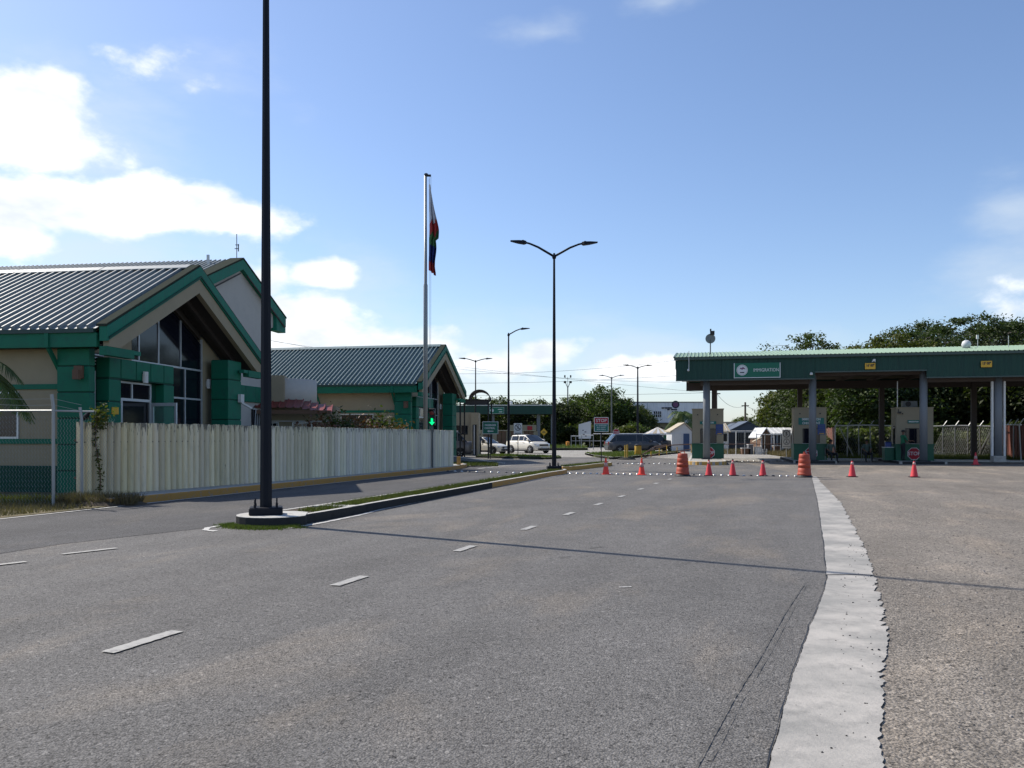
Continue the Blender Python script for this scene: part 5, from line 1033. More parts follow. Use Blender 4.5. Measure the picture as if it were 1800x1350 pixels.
# ------------------------------------------------------------------ vehicles
def car(nm, label, cat, loc, rz, paint, L=4.5, W=1.82, H=1.6, hood=.98, zs=1.0, x1=1.25, x2=.55, x3=-1.7, x4=-2.1, wr=.34, pillars=(-.35, ), zb=.22, wb=(-1.35, 1.38)):
    T = thing(nm, label, cat, loc, rz); hl = L/2
    xs = [-hl, -hl+.06, -hl+.35, x4, x3, -.6, .3, x1, x1+.35, hl-.45, hl-.12, hl]
    zt = [zs-.12, zs-.03, zs, zs, zs, zs, zs, hood, hood-.01, hood-.09, hood-.22, hood-.34]; wd = [.78, .88, .96, 1, 1, 1, 1, 1, .99, .95, .84, .72]; bt = [.38, .28, zb, zb, zb, zb, zb, zb, zb, zb, .26, .34]
    rows = []
    for x, z, w_, b_ in zip(xs, zt, wd, bt):
        w_ = w_*W/2; half = [(0, b_), (w_*.82, b_), (w_*.96, b_+.1), (w_, b_+.3), (w_*.995, (b_+z)/2+.12), (w_*.95, z-.07), (w_*.88, z), (w_*.45, z+.025), (0, z+.03)]
        rows.append([(x, y, zz_) for y, zz_ in half]+[(x, -y, zz_) for y, zz_ in half[-2:0:-1]])
    mb = MB(); mb.rows(rows, close=True); mb.add(rows[0], [tuple(range(16))]); mb.add(rows[-1], [tuple(range(15, -1, -1))]); body = mb.build('body', paint, T, True)
    # cabin
    cab = MB(); st_ = [(x1, 0.), (x2, 1.), (x2-.07, 1.)]
    for p_ in pillars: st_ += [(p_+.04, 1.), (p_-.04, 1.)]
    st_ += [(x3+.07, 1.), (x3, 1.), (x4, 0.)]; secs = []
    wb_, wt_ = W/2*.9, W/2*.74
    for x, u in st_:
        zt_ = zs+.0+(H-zs)*u*(1-.012*abs(x)**2 if u == 1 else 1); e = max(u, .02)
        def at(v_): return (x, wb_+(wt_-wb_)*v_*u, zs-.03+(zt_-zs+.03)*v_)
        r0, r1, r2 = at(0), at(.10), at(.84); secs.append([r0, r1, r2, (x, wt_*.93*u+wb_*(1-u)*.93, zs-.03+(zt_-zs+.03)*.97), (x, wt_*.6, zt_+.0), (x, 0, zt_+.02*u)])
    glass_ = []
    for i in range(len(secs)-1):
        a, b_ = secs[i], secs[i+1]
        for sg in (1, -1):
            A_ = [(p[0], p[1]*sg, p[2]) for p in a]; B_ = [(p[0], p[1]*sg, p[2]) for p in b_]
            wide = abs(st_[i][0]-st_[i+1][0]) > .1
            for k in range(5):
                if k == 1 and wide: glass_.append(('side_window', [A_[1], B_[1], B_[2], A_[2]])); continue
                if k >= 3 and i in (0, len(secs)-2): continue
                cab.quad(A_[k], B_[k], B_[k+1], A_[k+1])
    cab.build('cabin', paint, T, False)
    for nm_, q_ in glass_: MB().quad(*q_).build(nm_, 'car_glass', T)
    for i, nm_ in ((0, 'windscreen'), (len(secs)-2, 'rear_window')):
        a, b_ = secs[i], secs[i+1]; pa = [a[3], a[4], a[5]]; pb = [b_[3], b_[4], b_[5]]; m1 = lambda p: (p[0], -p[1], p[2])
        mb = MB(); mb.rows([pa+[m1(p) for p in pa[-2::-1]], pb+[m1(p) for p in pb[-2::-1]]]); mb.build(nm_, 'car_glass', T)
    for sx in wb:
        for sg in (1, -1):
            y = sg*(W/2-.1)
            arch = MB(); arch.prism([(sx+(wr+.07)*cos(pi*k/10), .30+(wr+.07)*sin(pi*k/10)) for k in range(11)], sg*(W/2-.05), sg*(W/2+.008)); arch.build('wheel_arch', 'black', T)
            ty = MB(); ty.lathe([(wr*.62, -.1), (wr*.95, -.1), (wr, -.06), (wr, .06), (wr*.95, .1), (wr*.62, .1)], n=20); w_ = ty.build('wheel', 'rubber', T, True); w_.matrix_local = Matrix.Translation((sx, y+sg*.03, wr)) @ Matrix.Rotation(R(90), 4, 'X')
            rm = MB(); rm.lathe([(0, -.085), (wr*.2, -.09), (wr*.6, -.07), (wr*.64, .07), (wr*.6, .095), (0, .06)], n=16); rm.build('rim', 'chrome', w_)
            sp2 = MB()
            for k in range(5): a = 2*pi*k/5+.3; sp2.bar((0, 0, sg*-.11), (wr*.58*cos(a), wr*.58*sin(a), sg*-.10), .05, .03)
            sp2.build('spokes', 'galv', w_)
    for sg in (1, -1):
        MB().add([(hl-.13, sg*W*.30, hood-.26), (hl-.34, sg*W*.455, hood-.24), (hl-.40, sg*W*.47, hood-.14), (hl-.14, sg*W*.30, hood-.19), (hl-.03, sg*W*.29, hood-.27), (hl-.28, sg*W*.475, hood-.26), (hl-.3, sg*W*.475, hood-.17), (hl-.07, sg*W*.29, hood-.2)], [(0, 1, 2, 3), (4, 5, 6, 7), (0, 4, 7, 3), (1, 5, 6, 2), (3, 2, 6, 7), (0, 1, 5, 4)]).build('headlight', 'lamp_clear', T)
        MB().box(-hl-.01, -hl+.12, sg*W*.36-.09, sg*W*.36+.09, zs-.28, zs+.02, .02).build('tail_light', 'tail_red', T)
        MB().box(x1-.35, x1-.17, sg*(W/2-.03)-.09, sg*(W/2-.03)+.09+.0, zs+.02, zs+.15, .02).build('mirror', paint, T)
        for x in (.42, -.55): MB().box(x-.09, x+.07, sg*(W/2+.004)-.012, sg*(W/2+.004)+.012, zs-.14, zs-.11).build('door_handle', 'chrome', T)
        MB().box(wb[0]+wr+.1, wb[1]-wr-.1, sg*(W/2-.04)-.03, sg*(W/2-.04)+.035, zb-.02, zb+.12, .01).build('sill', 'black', T)
    MB().box(hl-.10, hl+.01, -W*.26, W*.26, hood-.36, hood-.2, .02).build('grille', 'black', T); MB().box(hl-.05, hl+.035, -W*.36, W*.36, .32, .46, .02).build('lower_grille', 'black', T); MB().box(hl+.0, hl+.045, -.25, .25, .47, .57).build('number_plate', 'sign_white', T)
    MB().box(-hl-.03, -hl+.02, -W*.4, W*.4, .33, .55, .02).build('rear_bumper', paint, T)
    return T
car('white_car', 'white crossover car facing the camera at the junction', 'car', (P(929, 0, 73).x, 73, 0), R(-53), 'car_white', L=4.4, W=1.85, H=1.62, hood=1.02, zs=1.1, x1=1.3, x2=.35, x3=-1.5, x4=-2.08, wr=.37, pillars=(-.4, ))
car('white_sedan', 'white sedan half hidden behind the passenger sign', 'car', (P(850, 0, 69).x, 69, 0), R(-30), 'car_white', L=4.3, W=1.75, H=1.42, hood=.88, zs=.93, x1=1.05, x2=.3, x3=-1.2, x4=-1.85)
car('minivan', 'silver and dark grey minivan standing side-on behind the island', 'car', (P(1113, 0, 75.5).x, 75.5, .0), R(7), 'car_silver', L=5.05, W=1.95, H=1.74, hood=1.0, zs=1.0, x1=1.65, x2=.7, x3=-1.85, x4=-2.45, pillars=(.1, ), wb=(-1.5, 1.5), wr=.33)
car('black_car', 'black car parked just behind the nose of the minivan', 'car', (P(1150, 0, 81).x, 81, 0), R(12), 'car_black', L=4.7, W=1.85, H=1.70, hood=1.1, zs=1.1, x1=1.0, x2=.3, x3=-1.8, x4=-2.2)
car('grey_van', 'dusty grey van parked beyond the end of the panel fence', 'van', (-5.4, 60, 0), R(3), 'car_grey', L=4.9, W=1.8, H=1.93, hood=1.12, zs=1.15, x1=2.1, x2=1.45, x3=-2.3, x4=-2.42, pillars=(.5, -.9), wb=(-1.45, 1.6))

# ------------------------------------------------------------------ people
def person(label, loc, rz, pose, shirt, cap=False):
    T = thing('person', label, 'person', loc, rz)
    if pose == 'sit':
        S = dict(pel=(0, .12, .55), bel=(0, .10, .72), che=(0, .08, .95), nb=(0, .07, 1.09), nk=(0, .05, 1.14), hd=(0, .03, 1.235), tp=(0, .04, 1.31))
        arm = lambda s_: [(s_*.19, .07, 1.04), (s_*.25, .0, .80), (s_*.13, -.22, .66), (s_*.10, -.29, .63)]
        leg = lambda s_: [(s_*.10, .08, .52), (s_*.17, -.36, .53), (s_*.17, -.36, .10), (s_*.18, -.52, .045)]
    else:
        ar_ = .35 if pose == 'reach' else .0
        S = dict(pel=(0, 0, .95), bel=(0, 0, 1.1), che=(0, .0, 1.33), nb=(0, .0, 1.47), nk=(0, -.01, 1.52), hd=(0, -.025, 1.63), tp=(0, -.015, 1.71))
        arm = lambda s_: [(s_*.19, 0, 1.42), (s_*.24, -.02-ar_*.3, 1.15), (s_*.21, -.12-ar_, .97+ar_*.5), (s_*.20, -.19-ar_, .90+ar_*.6)]
        leg = lambda s_: [(s_*.09, 0, .9), (s_*.10, -.02, .5), (s_*.11, .02, .09), (s_*.12, -.14, .045)]
    V = [S['pel'], S['bel'], S['che'], S['nb'], S['nk'], S['hd'], S['tp']]; Ra = [(.15, .11), (.14, .105), (.165, .115), (.08, .07), .052, (.082, .092), .066]
    E_ = [(i, i+1) for i in range(6)]; part = ['t', 's', 's', 's', 'k', 'k', 'k']
    for s_ in (1, -1):
        o = len(V); V += arm(s_); Ra += [.062, .045, .03, .026]; E_ += [(2, o), (o, o+1), (o+1, o+2), (o+2, o+3)]; part += ['s', 's', 'k', 'k']
        o = len(V); V += leg(s_); Ra += [.088, .062, .042, .036]; E_ += [(0, o), (o, o+1), (o+1, o+2), (o+2, o+3)]; part += ['t', 't', 't', 'h']
    seg = [(Vector(V[a]), Vector(V[b_]), part[b_] if part[b_] in 'h' else part[b_] if part[a] != 's' or part[b_] != 'k' else 'k') for a, b_ in E_]
    idx = {'k': 0, 's': 1, 't': 2, 'h': 3}
    def fn(c):
        best = None
        for a, b_, p_ in seg:
            d = b_-a; u = max(0, min(1, (c-a).dot(d)/d.dot(d))); q_ = (c-a-d*u).length
            if best is None or q_ < best[0]: best = (q_, p_, u)
        return idx[best[1]]
    link('body', skin_mesh('body', V, E_, Ra, ['skin', shirt, 'trousers_dark', 'shoe'], 0, 2, fn), T)
    h = Vector(S['hd'])
    for s_ in (1, -1): MB().lathe([(0, 0), (.012, .004), (0, .009)], (h.x+s_*.03, h.y-.088, h.z+.005), 6).build('eye', 'black', T); MB().lathe([(0, -.03), (.014, -.01), (.014, .02), (0, .03)], (h.x+s_*.085, h.y+.01, h.z), 6).build('ear', 'skin', T)
    MB().add([(h.x-.014, h.y-.085, h.z-.03), (h.x+.014, h.y-.085, h.z-.03), (h.x, h.y-.115, h.z-.028), (h.x, h.y-.088, h.z+.02)], [(0, 1, 2), (0, 2, 3), (1, 3, 2), (0, 3, 1)]).build('nose', 'skin', T)
    MB().lathe([(.096, .01), (.1, .05), (.082, .095), (.04, .12), (0, .124)], (h.x, h.y+.02, h.z), 14).build('hair', 'hair', T, True)
    if cap: MB().lathe([(.105, .045), (.105, .08), (.085, .12), (.04, .14), (0, .142)], (h.x, h.y+.01, h.z), 14).add([(h.x-.08, h.y-.07, h.z+.055), (h.x+.08, h.y-.07, h.z+.055), (h.x+.06, h.y-.19, h.z+.035), (h.x-.06, h.y-.19, h.z+.035), (h.x-.08, h.y-.07, h.z+.065), (h.x+.08, h.y-.07, h.z+.065), (h.x+.06, h.y-.19, h.z+.045), (h.x-.06, h.y-.19, h.z+.045)], [(0, 1, 2, 3), (4, 5, 6, 7), (0, 1, 5, 4), (1, 2, 6, 5), (2, 3, 7, 6), (3, 0, 4, 7)]).build('cap', 'black', T)
    for s_ in (1, -1):
        w_ = Vector(arm(s_)[3]); d = (w_-Vector(arm(s_)[2])).normalized(); sd_ = d.cross(Vector((0, 0, 1))).normalized(); mb = MB()
        for k, ll in enumerate((.062, .072, .068, .052)):
            b0 = w_+sd_*(.0195*(k-1.5)); mb.tube([b0-d*.01, b0+d*ll*.55, b0+d*ll*.95+Vector((0, 0, -.018))], [.0085, .008, .006], 5)
        mb.tube([w_-d*.02-sd_*s_*.02, w_-sd_*s_*.045+d*.015, w_-sd_*s_*.05+d*.04], [.009, .009, .007], 5); mb.build('fingers', 'skin', T)
    return T
def chair(label, loc, rz):
    T = thing('chair', label, 'chair', loc, rz)
    MB().box(-.22, .22, -.22, .24, .42, .46, .01).build('seat', 'black', T); MB().box(-.21, .21, .22, .25, .5, .88, .01).build('backrest', 'black', T)
    for x in (-.2, .2):
        for y in (-.2, .22): MB().tube([(x, y, 0), (x, y, .43 if y < 0 else .88)], .014, 5).build('leg', 'galv', T)
for px, lab, lc in ((1461, 'seated person in dark green shirt just right of the middle booth', 'dark chair under the person beside the middle booth'), (1524, 'seated person in dark clothes in front of the bright walk', 'dark chair under the person midway between the two right booths')):
    Dq = 48.3 if px > 1500 else 47.6; l_ = Vector((P(px, 0, Dq).x, Dq, 0)); person(lab, l_, R(8 if px < 1500 else -6), 'sit', 'shirt_olive'); chair(lc, l_+Vector((0, .12, 0)), R(8 if px < 1500 else -6))
person('person in green shirt and dark cap standing at the right booth window', C(12.62, 1.45, .14), R(95), 'reach', 'shirt_green', True)
person('person in grey shirt and dark trousers standing beside the grey van', (P(842.5, 0, 66).x, 66, 0), R(160), 'stand', 'shirt_grey')

# ================================================================== BACKGROUND BUILDINGS
wbld = thing('old_white_building', 'weathered two-storey white building behind the palm and kiosks', 'building', (0, 130, 0)); X = lambda px: P(px, 0, 130).x; Z = lambda py: zz(py, 130)
MB().box(X(1112), X(1239), 0, 12, Z(743), Z(706)).build('upper_wall', 'old_white_wall', wbld); MB().box(X(1112), X(1239), .3, 12, 0, Z(743)).build('lower_wall', 'cream_wall', wbld); MB().box(X(1112), X(1240), -.08, 0, Z(707.4), Z(706)-.0).build('parapet_trim', 'pole_grey', wbld); MB().box(X(1112), X(1239), -.25, .3, Z(744), Z(743)-.01).build('floor_ledge', 'pole_grey', wbld); MB().box(X(1137.6), X(1139), -.1, -.001, Z(743), Z(707.4)).build('downpipe', 'white_paint', wbld)
for a, b_, c_, d_ in ((1123, 1137, 737.5, 723), (1149.5, 1155, 733, 723), (1157, 1162, 733, 723), (1181, 1186, 728, 723), (1188, 1192, 728, 723)):
    w_ = MB().box(X(a), X(b_), -.08, -.001, Z(c_), Z(d_)).build('window', 'dark_glass', wbld)
    if b_-a < 8: MB().box(X((a+b_)/2)-.04, X((a+b_)/2)+.04, -.1, -.081, Z(c_), Z(d_)).box(X(a), X(b_), -.1, -.081, Z((c_+d_)/2)-.03, Z((c_+d_)/2)+.03).build('window_bars', 'old_white_wall', w_)
for a, b_ in ((1124, 1130), (1133, 1141), (1148, 1166)): MB().box(X(a), X(b_), .2, .299, Z(757.5), Z(751.5)).build('window', 'dark_glass', wbld)
for a, b_, z_ in ((1163, 1167.5, 717), (1168.3, 1172.5, 717), (1173.2, 1181, 717), (1173, 1177, 719.8), (1179.5, 1184, 719.8), (1184.6, 1190, 719.8)): MB().box(X(a), X(b_), -.12, -.001, Z(z_+1.1), Z(z_-1.1)).build('dark_wall_letters', 'sign_ink', wbld)
o = disc(.62, -.001, 16, (X(1187.5), Z(711))).build('emblem', 'sign_ink', wbld); disc(.42, -.0055, 16, (X(1187.5), Z(711))).build('emblem_centre', 'sign_purple', o)
def house(nm, label, D, a, b_, dp, eave, ridge, wallm, roofm, hip=False, side=False, rz=0., apex=None, ov=.25):
    """eave / ridge given as heights; gable faces the camera unless side"""
    x0, x1 = P(a, 0, D).x, P(b_, 0, D).x; w_ = x1-x0; T = thing(nm, label, 'kiosk' if dp < 4 else 'building', ((x0+x1)/2, D, 0), rz); h = w_/2; ap = (apex-.5)*w_ if apex is not None else 0
    MB().box(-h, h, 0, dp, 0, eave).build('wall', wallm, T)
    if hip:
        e0 = [(-h-ov, -ov, eave), (h+ov, -ov, eave), (h+ov, dp+ov, eave), (-h-ov, dp+ov, eave)]; t0 = (ap, dp/2, ridge); n_ = 6
        for i in range(4):
            a_, b2 = Vector(e0[i]), Vector(e0[(i+1) % 4])
            for k in range(n_): p, q = a_.lerp(b2, (k+.04)/n_), a_.lerp(b2, (k+.96)/n_); t1 = Vector(t0); MB().add([p, q, q.lerp(t1, .97), p.lerp(t1, .97), p+Vector((0, 0, .05)), q+Vector((0, 0, .05)), q.lerp(t1, .97)+Vector((0, 0, .05)), p.lerp(t1, .97)+Vector((0, 0, .05))], [(0, 1, 2, 3), (4, 5, 6, 7), (0, 1, 5, 4), (1, 2, 6, 5), (3, 0, 4, 7)]).build('roof_strip', roofm if k % 2 else 'white_paint', T)
        MB().box(-h-ov, h+ov, -ov-.04, -ov, eave-.1, eave+.02).build('fascia', 'white_paint', T)
    elif side:
        MB().prism([(-ov, eave-.08), (dp/2, ridge), (dp+ov, eave-.08), (dp+ov, eave), (dp/2, ridge+.08), (-ov, eave)], -h-ov, h+ov, 'x').build('roof', roofm, T)
        for k in range(int((2*h+2*ov)/.45)): x = -h-ov+.2+k*.45; MB().bar((x, -ov, eave+.02), (x, dp/2, ridge+.1), .03, .04).build('roof_seam', 'white_paint', T)
    else:
        MB().prism([(-h, eave), (h, eave), (ap, ridge-.02)], .0, dp).build('gable', wallm if roofm != 'slate_blue' else 'slate_blue', T)
        MB().prism([(-h-ov, eave-.1), (ap, ridge), (h+ov, eave-.1), (h+ov, eave), (ap, ridge+.1), (-h-ov, eave)], -ov, dp+ov).build('roof', roofm, T)
    return T, h
T, h = house('hip_roof_kiosk', 'white kiosk with striped hip roof behind the black car', 88, 1144, 1176, 2.6, 1.75, 2.45, 'white_paint', 'tan_roof', hip=True)
for x in (-h+.35, -h+.95): MB().box(x, x+.25, -.05, -.001, .5, 1.6).build('window', 'dark_glass', T)
MB().box(h-.6, h-.2, -.05, -.001, 0, 1.6).build('door', 'booth_green', T)
T, h = house('blue_door_kiosk', 'small white kiosk with tan roof and blue door left of the left booth', 80, 1181, 1216, 2.8, 2.0, 2.75, 'white_paint', 'tan_roof', apex=.62, ov=.2)
MB().box(.15, .72, -.06, -.001, .1, 1.75).build('door', 'blue_door', T)
for k in range(5): MB().box(-h+.1+.17*k, -h+.22+.17*k, -.03, -.001, .1, 1.75).build('wall_plank', 'white_metal', T)
T, h = house('white_hut', 'plain white hut between the hip-roofed kiosk and the blue-doored kiosk', 90, 1165, 1178, 2.4, 1.85, 1.95, 'white_paint', 'white_metal', side=True, ov=.1)
T, h = house('slate_house', 'grey house with slate blue gable behind the left and middle booths', 82, 1279, 1346, 5, 1.95, 2.92, 'grey_wall', 'slate_blue', apex=.53, ov=.15)
MB().box(-h, h, -.1, -.03, 1.88, 1.97).build('fascia', 'white_paint', T); MB().box(-h-.1, -h+.05, -.12, 0, 0, 1.95).build('corner_post', 'white_paint', T); MB().tube([(-h+.75, -.3, 0), (-h+.75, -.3, 1.95)], .045, 6).build('porch_post', 'white_metal', T); MB().box(-h+.95, h-1.2, -.04, -.001, 1.0, 1.85).build('window', 'black', T)
for k in range(9): MB().box(-h+1.05+k*.17, -h+1.09+k*.17, -.08, -.041, 1.0, 1.85).build('window_bar', 'galv', T)
MB().prism([(-h-.9, 2.55), (.4, 2.95), (.4, 3.0), (-h-.9, 3.0)], 3.2, 3.4).build('rear_roof', 'tan_roof', T)
T, h = house('cream_hut', 'white-walled hut with cream roof at the left side of the slate house', 80, 1262, 1281, 3.5, 1.95, 2.75, 'white_paint', 'tan_roof', side=True, ov=.15); MB().box(-.05, .38, -.04, -.001, 1.0, 1.75).build('window', 'black', T)
T, h = house('white_shed', 'white metal-roofed shed at the left of the middle booth', 72, 1352, 1398, 3.5, 1.75, 2.2, 'grey_wall', 'white_metal', side=True, ov=.2)
for k in range(4): MB().box(-h+.08+k*.5, -h+.2+k*.5, -.22, -.16, 0, 1.75).build('porch_post', 'white_paint', T)
MB().box(-h-.2, -h+1.2, -.25, -.001, 0, .5).build('low_wall', 'white_paint', T)
T, h = house('stall', 'narrow cream gabled stall with open front beside the white shed', 69, 1337, 1356, 3, 1.45, 2.15, 'wood_brown', 'white_paint', ov=.12)
MB().box(-h, -h+.08, -.2, -.02, 0, 1.5).box(h-.08, h, -.2, -.02, 0, 1.5).build('post', 'white_paint', T); MB().prism([(-h-.7, 1.05), (-h, 1.4), (-h, 1.44), (-h-.7, 1.09)], -.4, .1).build('awning', 'tan_roof', T)
t_ = thing('picket_fence', 'short white picket fence before the narrow stall', 'fence', (P(1331, 0, 67).x, 67, 0))
for k in range(6): MB().box(k*.15, k*.15+.07, 0, .04, 0, .42+.06*(k % 2)).build('picket', 'white_paint', t_)
MB().box(0, .85, .04, .07, .2, .26).build('rail', 'white_paint', t_)
cg = struct('far_kerb', polyline([G(1272, 798.5), G(1330, 797.5), G(1375, 800), G(1389, 804)], .5, .05, 1.), 'kerb_top')
q = in_poly([(P(1270, 0, 68).x, 68), (P(1345, 0, 68).x, 68.5), (P(1392, 0, 57).x, 57), (P(1400, 0, 60).x, 60), (P(1400, 0, 75).x, 75), (P(1270, 0, 75).x, 75)], 7000, 61); link('yard_grass', blades('yard_grass', np.c_[q, np.full(len(q), .02)], .1, .5, .05, 'dry_blade', 8), kind='stuff')
t_ = thing('yard_fence', 'pale post and rail mesh fence before the slate house and white shed', 'fence', (0, 67, 0)); Xf = lambda px: P(px, 0, 67).x
for a, b_ in ((1271, 1330), (1330, 1392)): MB().tube([(Xf(a), 0, zz(757.5 if a < 1300 else 764, 67)), (Xf(b_), 0, zz(757.5 if a < 1300 else 764, 67))], .03, 5).build('rail', 'white_metal', t_); MB().tube([(Xf(a), 0, zz(781, 67)), (Xf(b_), 0, zz(780, 67))], .03, 5).build('rail', 'wood_brown', t_)
for px in (1279, 1293.5, 1309, 1330, 1344, 1361, 1372): MB().tube([(Xf(px), 0, 0), (Xf(px)+random.uniform(-.04, .04), 0, zz(757 if px < 1330 else 762, 67))], .035, 6).build('post', 'white_metal' if px in (1293.5, 1361) else 'galv', t_)
for px, z0, wd_, hh, mm in ((1312, 0, .7, .5, 'wood_brown'), (1320, 0, .4, .8, 'grey_wall'), (1333, 0, .5, .6, 'white_metal'), (1366, 0, .6, .7, 'wood_brown')):
    q_ = thing('crate', {1312: 'low brown crate in the yard before the slate house', 1320: 'grey upright box beside the low brown crate in the yard', 1333: 'white box at the left of the narrow stall', 1366: 'brown box before the white metal-roofed shed'}[px], 'crate', (P(px, 0, 68).x, 68, 0)); MB().box(-wd_/2, wd_/2, 0, .5, 0, hh, .02).build('crate_body', mm, q_); MB().box(-wd_/2-.02, wd_/2+.02, -.02, .52, hh, hh+.04).build('lid', 'white_metal', q_)
# utility poles and cables
tops = []
for px, py, D, lab in ((1259, 685, 100, 'wooden utility pole behind the left booth'), (1310, 707, 112, 'wooden utility pole above the roof of the slate house'), (1378, 703, 96, 'leaning utility pole beside the middle booth')):
    h_ = zz(py, D); t_ = thing('utility_pole', lab, 'utility pole', (P(px, 0, D).x, D, 0)); MB().tube([(.25 if px > 1350 else 0, 0, 0), (0, 0, h_)], [.17, .12], 8).build('pole', 'wood_pole', t_); MB().box(-.5, .5, -.06, .06, h_-.55, h_-.42).build('crossarm', 'wood_pole', t_)
    if px < 1300: MB().lathe([(.14, 0), (.14, .7)], (-.3, 0, h_-1.4), 8).build('transformer', 'pole_grey', t_)
    tops.append(Vector((P(px, 0, D).x, D, h_-.4)))
def wire(a, b_, sag, label, r_=.02):
    a, b_ = Vector(a), Vector(b_); mid = (a+b_)/2; mb = MB(); mb.tube([a.lerp(b_, k/20)-mid-Vector((0, 0, sag*4*(k/20)*(1-k/20))) for k in range(21)], r_, 4, False); tag(mb.build('power_line', 'black', loc=mid), label, 'cable', 'overhead cables')
wire(tops[0], tops[1], .9, 'sagging cable between the first and second utility pole'); wire(tops[1], tops[2], .8, 'sagging cable between the second and the leaning utility pole')
wire(tops[0]+Vector((0, 0, .3)), P(1800, 640, 90), .4, 'thin cable running right from the first utility pole behind the canopy')
far = [((475, 598, 120), (1195, 672, 120), 1.4, 'overhead cable crossing above the second building, topmost at left'), ((500, 640, 110), (1200, 632, 110), 1.6, 'overhead cable rising to the right towards the canopy roof'), ((480, 600, 125), (1240, 690, 125), .5, 'overhead cable falling to the right behind the street lamps'),
       ((520, 664, 115), (1260, 655, 100), 1.0, 'overhead cable low over the trees beside the single-armed lamp'), ((560, 690, 120), (1259, 690, 100), .4, 'lowest overhead cable over the trees, ending at the first utility pole')]
for a, b_, s_, lab in far: wire(P(*a), P(*b_), s_, lab, .022)
# right-hand pipe fence and rusty wall
rf = thing('boundary_fence', 'white-railed pipe fence with slanting arms behind the canopy', 'fence', (0, 0, 0))
A1, A2 = Vector((P(1468, 0, 54).x, 54, 0)), Vector((P(1572, 0, 54.5).x, 54.5, 0)); B1, B2 = Vector((P(1634, 0, 56).x, 56, 0)), Vector((P(1746, 0, 56).x, 56, 0)); C2 = Vector((P(1795, 0, 48.5).x, 48.5, 0))
for a, b_, n, hh in ((A1, A2, 5, 2.22), (B1, B2, 5, 2.2), (B2, C2, 4, 2.22)):
    up = Vector((0, 0, hh)); MB().tube([a+up, a.lerp(b_, .5)+up+Vector((0, 0, .05)), b_+up], .045, 6).build('rail', 'white_metal', rf)
    for k in range(n+1 if b_ is not B2 else n):
        p = a.lerp(b_, k/n); l_ = random.uniform(-.12, .12); MB().tube([p, p+up+Vector((l_, 0, 0))], .04, 6).build('post', 'white_metal' if k == 0 else 'galv', rf); MB().tube([p+up+Vector((l_, 0, 0)), p+up+Vector((l_+.28, 0, .38))], .03, 5).build('post_arm', 'galv', rf)
MB().tube([A1+Vector((.3, 0, 2.1)), A1+Vector((1.3, 0, 0))], .035, 5).build('brace', 'galv', rf); MB().tube([B2+Vector((-.2, 0, 1.8)), B2+Vector((-1.1, 0, 0))], .035, 5).build('brace', 'galv', rf)
mb = MB()
for a, b_ in ((A1, A2), (B1, B2)):
    d = b_-a; L_ = d.length; n = int(L_/.14)
    for k in range(n):
        p = a+d*(k/n); q = a+d*min(1, (k+7)/n); mb.tube([p+Vector((0, 0, .05)), q+Vector((0, 0, 2.15))], .0045, 3, False); mb.tube([q+Vector((0, 0, .05)), p+Vector((0, 0, 2.15))], .0045, 3, False)
mb.build('wire_mesh', 'galv', rf)['kind'] = 'stuff'
rw = thing('rusty_fence', 'rust-brown sheet metal fence at the far right under the canopy', 'fence', (0, 0, 0))
a, b_ = B2+Vector((.5, .3, 0)), C2+Vector((.6, -.2, 0)); d = b_-a; n = 22
for k in range(n): p, q = a+d*(k/n), a+d*((k+.94)/n); o_ = Vector((.04 if k % 2 else 0, 0, 0)); MB().bar(p+o_+Vector((0, 0, 1.15)), q+o_+Vector((0, 0, 1.15)), .03, 2.25+random.uniform(-.04, .04)).build('sheet', 'rust_sheet', rw)
a = Vector((P(1450, 0, 60).x, 60, 0)); b2 = Vector((P(1468, 0, 54.6).x, 54.6, 0)); rw2 = thing('brown_board_fence', 'brown board fence just right of the middle booth', 'fence', (0, 0, 0)); d = b2-a
for k in range(12): MB().bar(a+d*(k/12)+Vector((0, 0, 1.05)), a+d*((k+.9)/12)+Vector((0, 0, 1.05)), .03, 2.1+random.uniform(-.08, .08)).build('board', 'rust_sheet' if k % 3 else 'wood_brown', rw2)

# ================================================================== TREES
TM = [make_tree_meshes(1, 7.6, 4.2, 6.2, 210, 100, .19, 'leaf'), make_tree_meshes(2, 7.0, 3.9, 5.8, 190, 100, .19, 'leaf_light'), make_tree_meshes(3, 7.2, 4.3, 6.4, 210, 100, .2, 'leaf_dark')]
umb = make_tree_meshes(5, 13.3, 12.5, 6.4, 430, 130, .15, 'leaf_dark', 1.6, .62, .42, .5); umb2 = make_tree_meshes(9, 10.2, 5.2, 4.6, 210, 120, .15, 'leaf_light', 1.2, .6, .26); sparse = make_tree_meshes(6, 10.6, 2.9, 4.0, 46, 70, .14, 'leaf', 1.0, .45, .16)
bushy = make_tree_meshes(12, 8.2, 4.8, 7.6, 290, 130, .17, 'leaf_dark', .4, .85, .26, .2); shrub = make_tree_meshes(15, 2.6, 1.5, 2.3, 45, 55, .17, 'leaf', .3, .42, .06, .1); shrubl = make_tree_meshes(16, 2.2, 1.5, 2.0, 45, 55, .17, 'leaf_light', .3, .42, .06, .1)
place_tree('umbrella_tree', umb, 'huge dark spreading tree above the right part of the canopy', 'tree', (P(1765, 0, 82).x, 82, 0), .5)
place_tree('broad_tree', umb2, 'yellow-green tree left of the huge dark tree', 'tree', (P(1560, 0, 74).x, 74, 0), 1.)
place_tree('sparse_tree', sparse, 'thin sparse tree rising alone above the canopy roof behind the middle booth', 'tree', (P(1418, 0, 72).x, 72, 0), 0)
